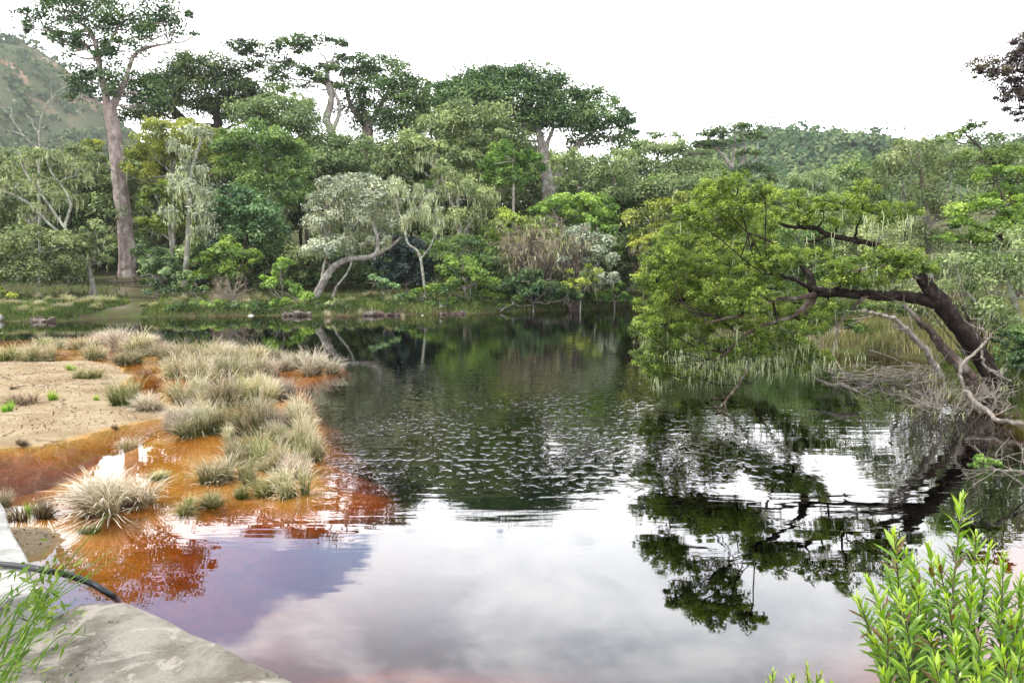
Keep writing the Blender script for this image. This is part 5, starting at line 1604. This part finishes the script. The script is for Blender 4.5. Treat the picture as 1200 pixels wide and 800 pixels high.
# ------------------------------------------------------------------ near right shrub with lance shaped leaves
def lance_shrub(label, tips_px, Ybase, base_c, Lf=.070, spread=.35, seedr=0, dense=1.0):
    rng = nrng()
    b = np.array(base_c, float)
    root = empty('leafy_shrub', b)
    tag(root, label, 'shrub')
    ms, ml = MB(), MB()
    for (tx, ty, dy) in tips_px:
        tip = at(tx, ty, Ybase + dy)
        p0 = b + rng.normal(0, .10, 3) * np.array([1, 1, .2])
        mid = p0 + (tip - p0) * .5 + np.array([rng.normal(0, .05), rng.normal(0, .05), -.02])
        mid[:2] += (tip - p0)[:2] * .12
        p = smooth_poly([p0, mid, tip], 8)
        tube(ms, p, np.linspace(.008, .0018, len(p)), 5, tint=.35)
        T = nrm(np.gradient(p, axis=0))
        Ln = np.linalg.norm(tip - p0)
        use = min(.42, Ln * .62)
        n = int(use / .0066 * dense)
        for j in range(n):
            f = j / max(1, n - 1)
            u = 1 - (use / Ln) * (1 - f)
            x_ = u * (len(p) - 1)
            i0 = min(int(x_), len(p) - 2)
            q = p[i0] + (p[i0 + 1] - p[i0]) * (x_ - i0)
            t = T[i0]
            az = j * 2.39996 + rng.normal(0, .3)
            e1_ = nrm(np.cross(t, np.array([.3, .9, .1])))
            e2_ = np.cross(t, e1_)
            out = e1_ * math.cos(az) + e2_ * math.sin(az)
            ang = np.interp(f, [0, .7, 1], [1.15, .80, .30]) + rng.normal(0, .14)
            d = nrm(t * math.cos(ang) + out * math.sin(ang))
            l = Lf * np.interp(f, [0, .3, .85, 1], [.8, 1.1, .95, .5]) * rng.uniform(.62, 1.3)
            w = l * .19 * rng.uniform(.85, 1.2)
            nn = nrm(t * math.sin(ang) - out * math.cos(ang))
            sd = np.cross(d, nn)
            fold = .35
            curve = -nn * l * rng.uniform(.02, .14)
            c0, c1, c2, c3 = q, q + d * l * .32 + curve * .15, q + d * l * .68 + curve * .5, q + d * l + curve
            L1, R1 = c1 - sd * w * .5 + nn * w * fold * .5, c1 + sd * w * .5 + nn * w * fold * .5
            L2, R2 = c2 - sd * w * .46 + nn * w * fold * .46, c2 + sd * w * .46 + nn * w * fold * .46
            V = [c0, c1, L1, R1, c2, L2, R2, c3]
            tn = np.clip(np.interp(f, [0, .6, 1], [.28, .5, .82]) + rng.normal(0, .14), .1, 1)
            if rng.random() < .05:
                tn = 0.0
            ml.quads(V, [[0, 1, 2, 2], [0, 3, 1, 1], [2, 1, 4, 5], [1, 3, 6, 4], [5, 4, 7, 7], [4, 6, 7, 7]], tn)
    ms.build('stem', M['root'], root, b)
    return root, ml, b


def fix_tris(mb):
    """leaf tips are triangles: give the repeated corner a vertex of its own"""
    V = np.concatenate(mb.v)
    Q = np.concatenate(mb.q)
    T = np.concatenate(mb.tq)
    tri = Q[:, 2] == Q[:, 3]
    add = (V[Q[tri, 0]] * .02 + V[Q[tri, 2]] * .98)
    Q = Q.copy()
    Q[tri, 3] = len(V) + np.arange(tri.sum())
    mb.v, mb.q, mb.tq, mb.n = [np.vstack([V, add])], [Q], [T], len(V) + len(add)


_sr = np.random.default_rng(91)
tips = [(1128, 582, .0), (1048, 626, -.1), (1062, 648, .05), (1088, 640, .1), (1100, 655, .0), (1160, 640, .12), (1176, 652, .0), (1144, 628, .1), (1196, 678, .0), (1018, 680, -.1), (1005, 700, .0), (1030, 706, -.15), (1040, 735, -.2), (1026, 752, -.1), (1078, 690, -.15),
        (1110, 700, -.2), (1140, 690, -.15), (1165, 705, -.2), (1185, 720, -.2), (1210, 700, 0), (1060, 760, -.3), (1090, 745, -.3), (1120, 750, -.35), (1150, 745, -.3), (1175, 765, -.35), (1198, 760, -.3), (1035, 790, -.3), (1070, 800, -.4), (1110, 795, -.4), (1140, 800, -.4), (1180, 805, -.4),
        (1215, 740, -.1), (1230, 680, .1), (1225, 650, .1), (1080, 720, -.1), (1130, 720, -.1), (1205, 790, -.4), (1170, 675, .05), (1115, 672, .1), (1052, 690, .0), (1155, 780, -.35), (1095, 775, -.35), (1040, 668, .1)]
for _ in range(8):
    tx_ = _sr.uniform(1010, 1225)
    top_ = np.interp(tx_, [1000, 1050, 1130, 1180, 1225], [705, 650, 640, 665, 660])
    tips.append((tx_, top_ + abs(_sr.normal(0, 55)), _sr.uniform(-.3, .25)))
bx = at(1150, 1010, 2.55)
gz = ground_z(bx[0], bx[1])
root, ml, b = lance_shrub('bright green lance leaved shrub in the near right corner', tips, 2.55, (bx[0], bx[1], bx[2]))
fix_tris(ml)
ml.build('foliage', M['shrub'], root, b)
tips2 = [(905, 786, 0), (945, 778, 0), (930, 792, -.05), (962, 790, .0), (975, 800, -.05), (918, 805, -.1), (950, 806, -.1), (898, 800, 0)]
b2 = at(940, 960, 2.3)
root, ml, b = lance_shrub('low tips of a second leafy shrub at the bottom edge left of the big one', tips2, 2.3, b2, .042, dense=1.3)
fix_tris(ml)
ml.build('foliage', M['shrub'], root, b)
# near bank that carries these shrubs: an earth shoulder below the frame
mbk = MB()
gx, gy = np.meshgrid(np.linspace(.45, 6.5, 40), np.linspace(1.0, 4.2, 30))
edge = np.clip((gx - (.55 + .30 * (gy - 1) + .28 * np.maximum(gy - 2.4, 0) * 3)) / .7, 0, 1) * np.clip((4.2 - gy) / 1.2, 0, 1)
gzv = -1.2 + 1.95 * edge ** .6 + vnoise(gx, gy, .4, 44) * .12 * edge
i = np.arange(29)[:, None] * 40
j = np.arange(39)[None]
mbk.quads(np.stack([gx, gy, gzv], -1).reshape(-1, 3), np.stack([i + j, i + j + 1, i + 41 + j, i + 40 + j], -1).reshape(-1, 4), .5)
o = mbk.build('near_bank', M['root'], smooth=True)
tag(o, 'earth bank under the near right shrubs', 'bank', kind='structure')

# small green sprig on dead twigs reaching over the water at the right edge
bough('dead_branch', 'bare twiggy branch reaching over the water at the right edge above the near shrub', [(1260, 580, .4, 2.6), (1215, 556, .2, 2), (1190, 552, .1, 1.6), (1172, 550, 0, 1.1), (1160, 548, 0, .7)], 'dead', Y=8.2, kids=10, kl=.35, kr=.008)
plant('sprig', 'small bright green sprig at the tip of the bare branch over the water', 'foliage sprig', 8.2, [(1150, 540, 13, 6, 0), (1164, 546, 12, 6, 0), (1142, 546, 8, 5, 0)], 'fresh', 3.4, 2.4,
      [[(1230, 640, 1.6, .2), (1205, 575, 1.4, .1), (1180, 555, 1), (1160, 547, .7)]], 'dead', limb=.5)

# ------------------------------------------------------------------ air
def haze():
    m, w = new_mat('haze_air')
    pv = w.n('ShaderNodeVolumePrincipled', {'Color': (0.93, 0.96, 1.0, 1), 'Density': 0.0002, 'Anisotropy': 0.3})
    out = w.n('ShaderNodeOutputMaterial')
    w.t.links.new(pv.outputs[0], out.inputs['Volume'])
    mb = MB()
    mb.quads(*box_mesh(-1450, 1450, -350, 1550, -9, 175), .5)
    o = mb.build('haze', m)
    tag(o, 'thin pale haze in the air that fades the far hills', 'haze', kind='stuff')


HAZE = True
if HAZE:
    haze()
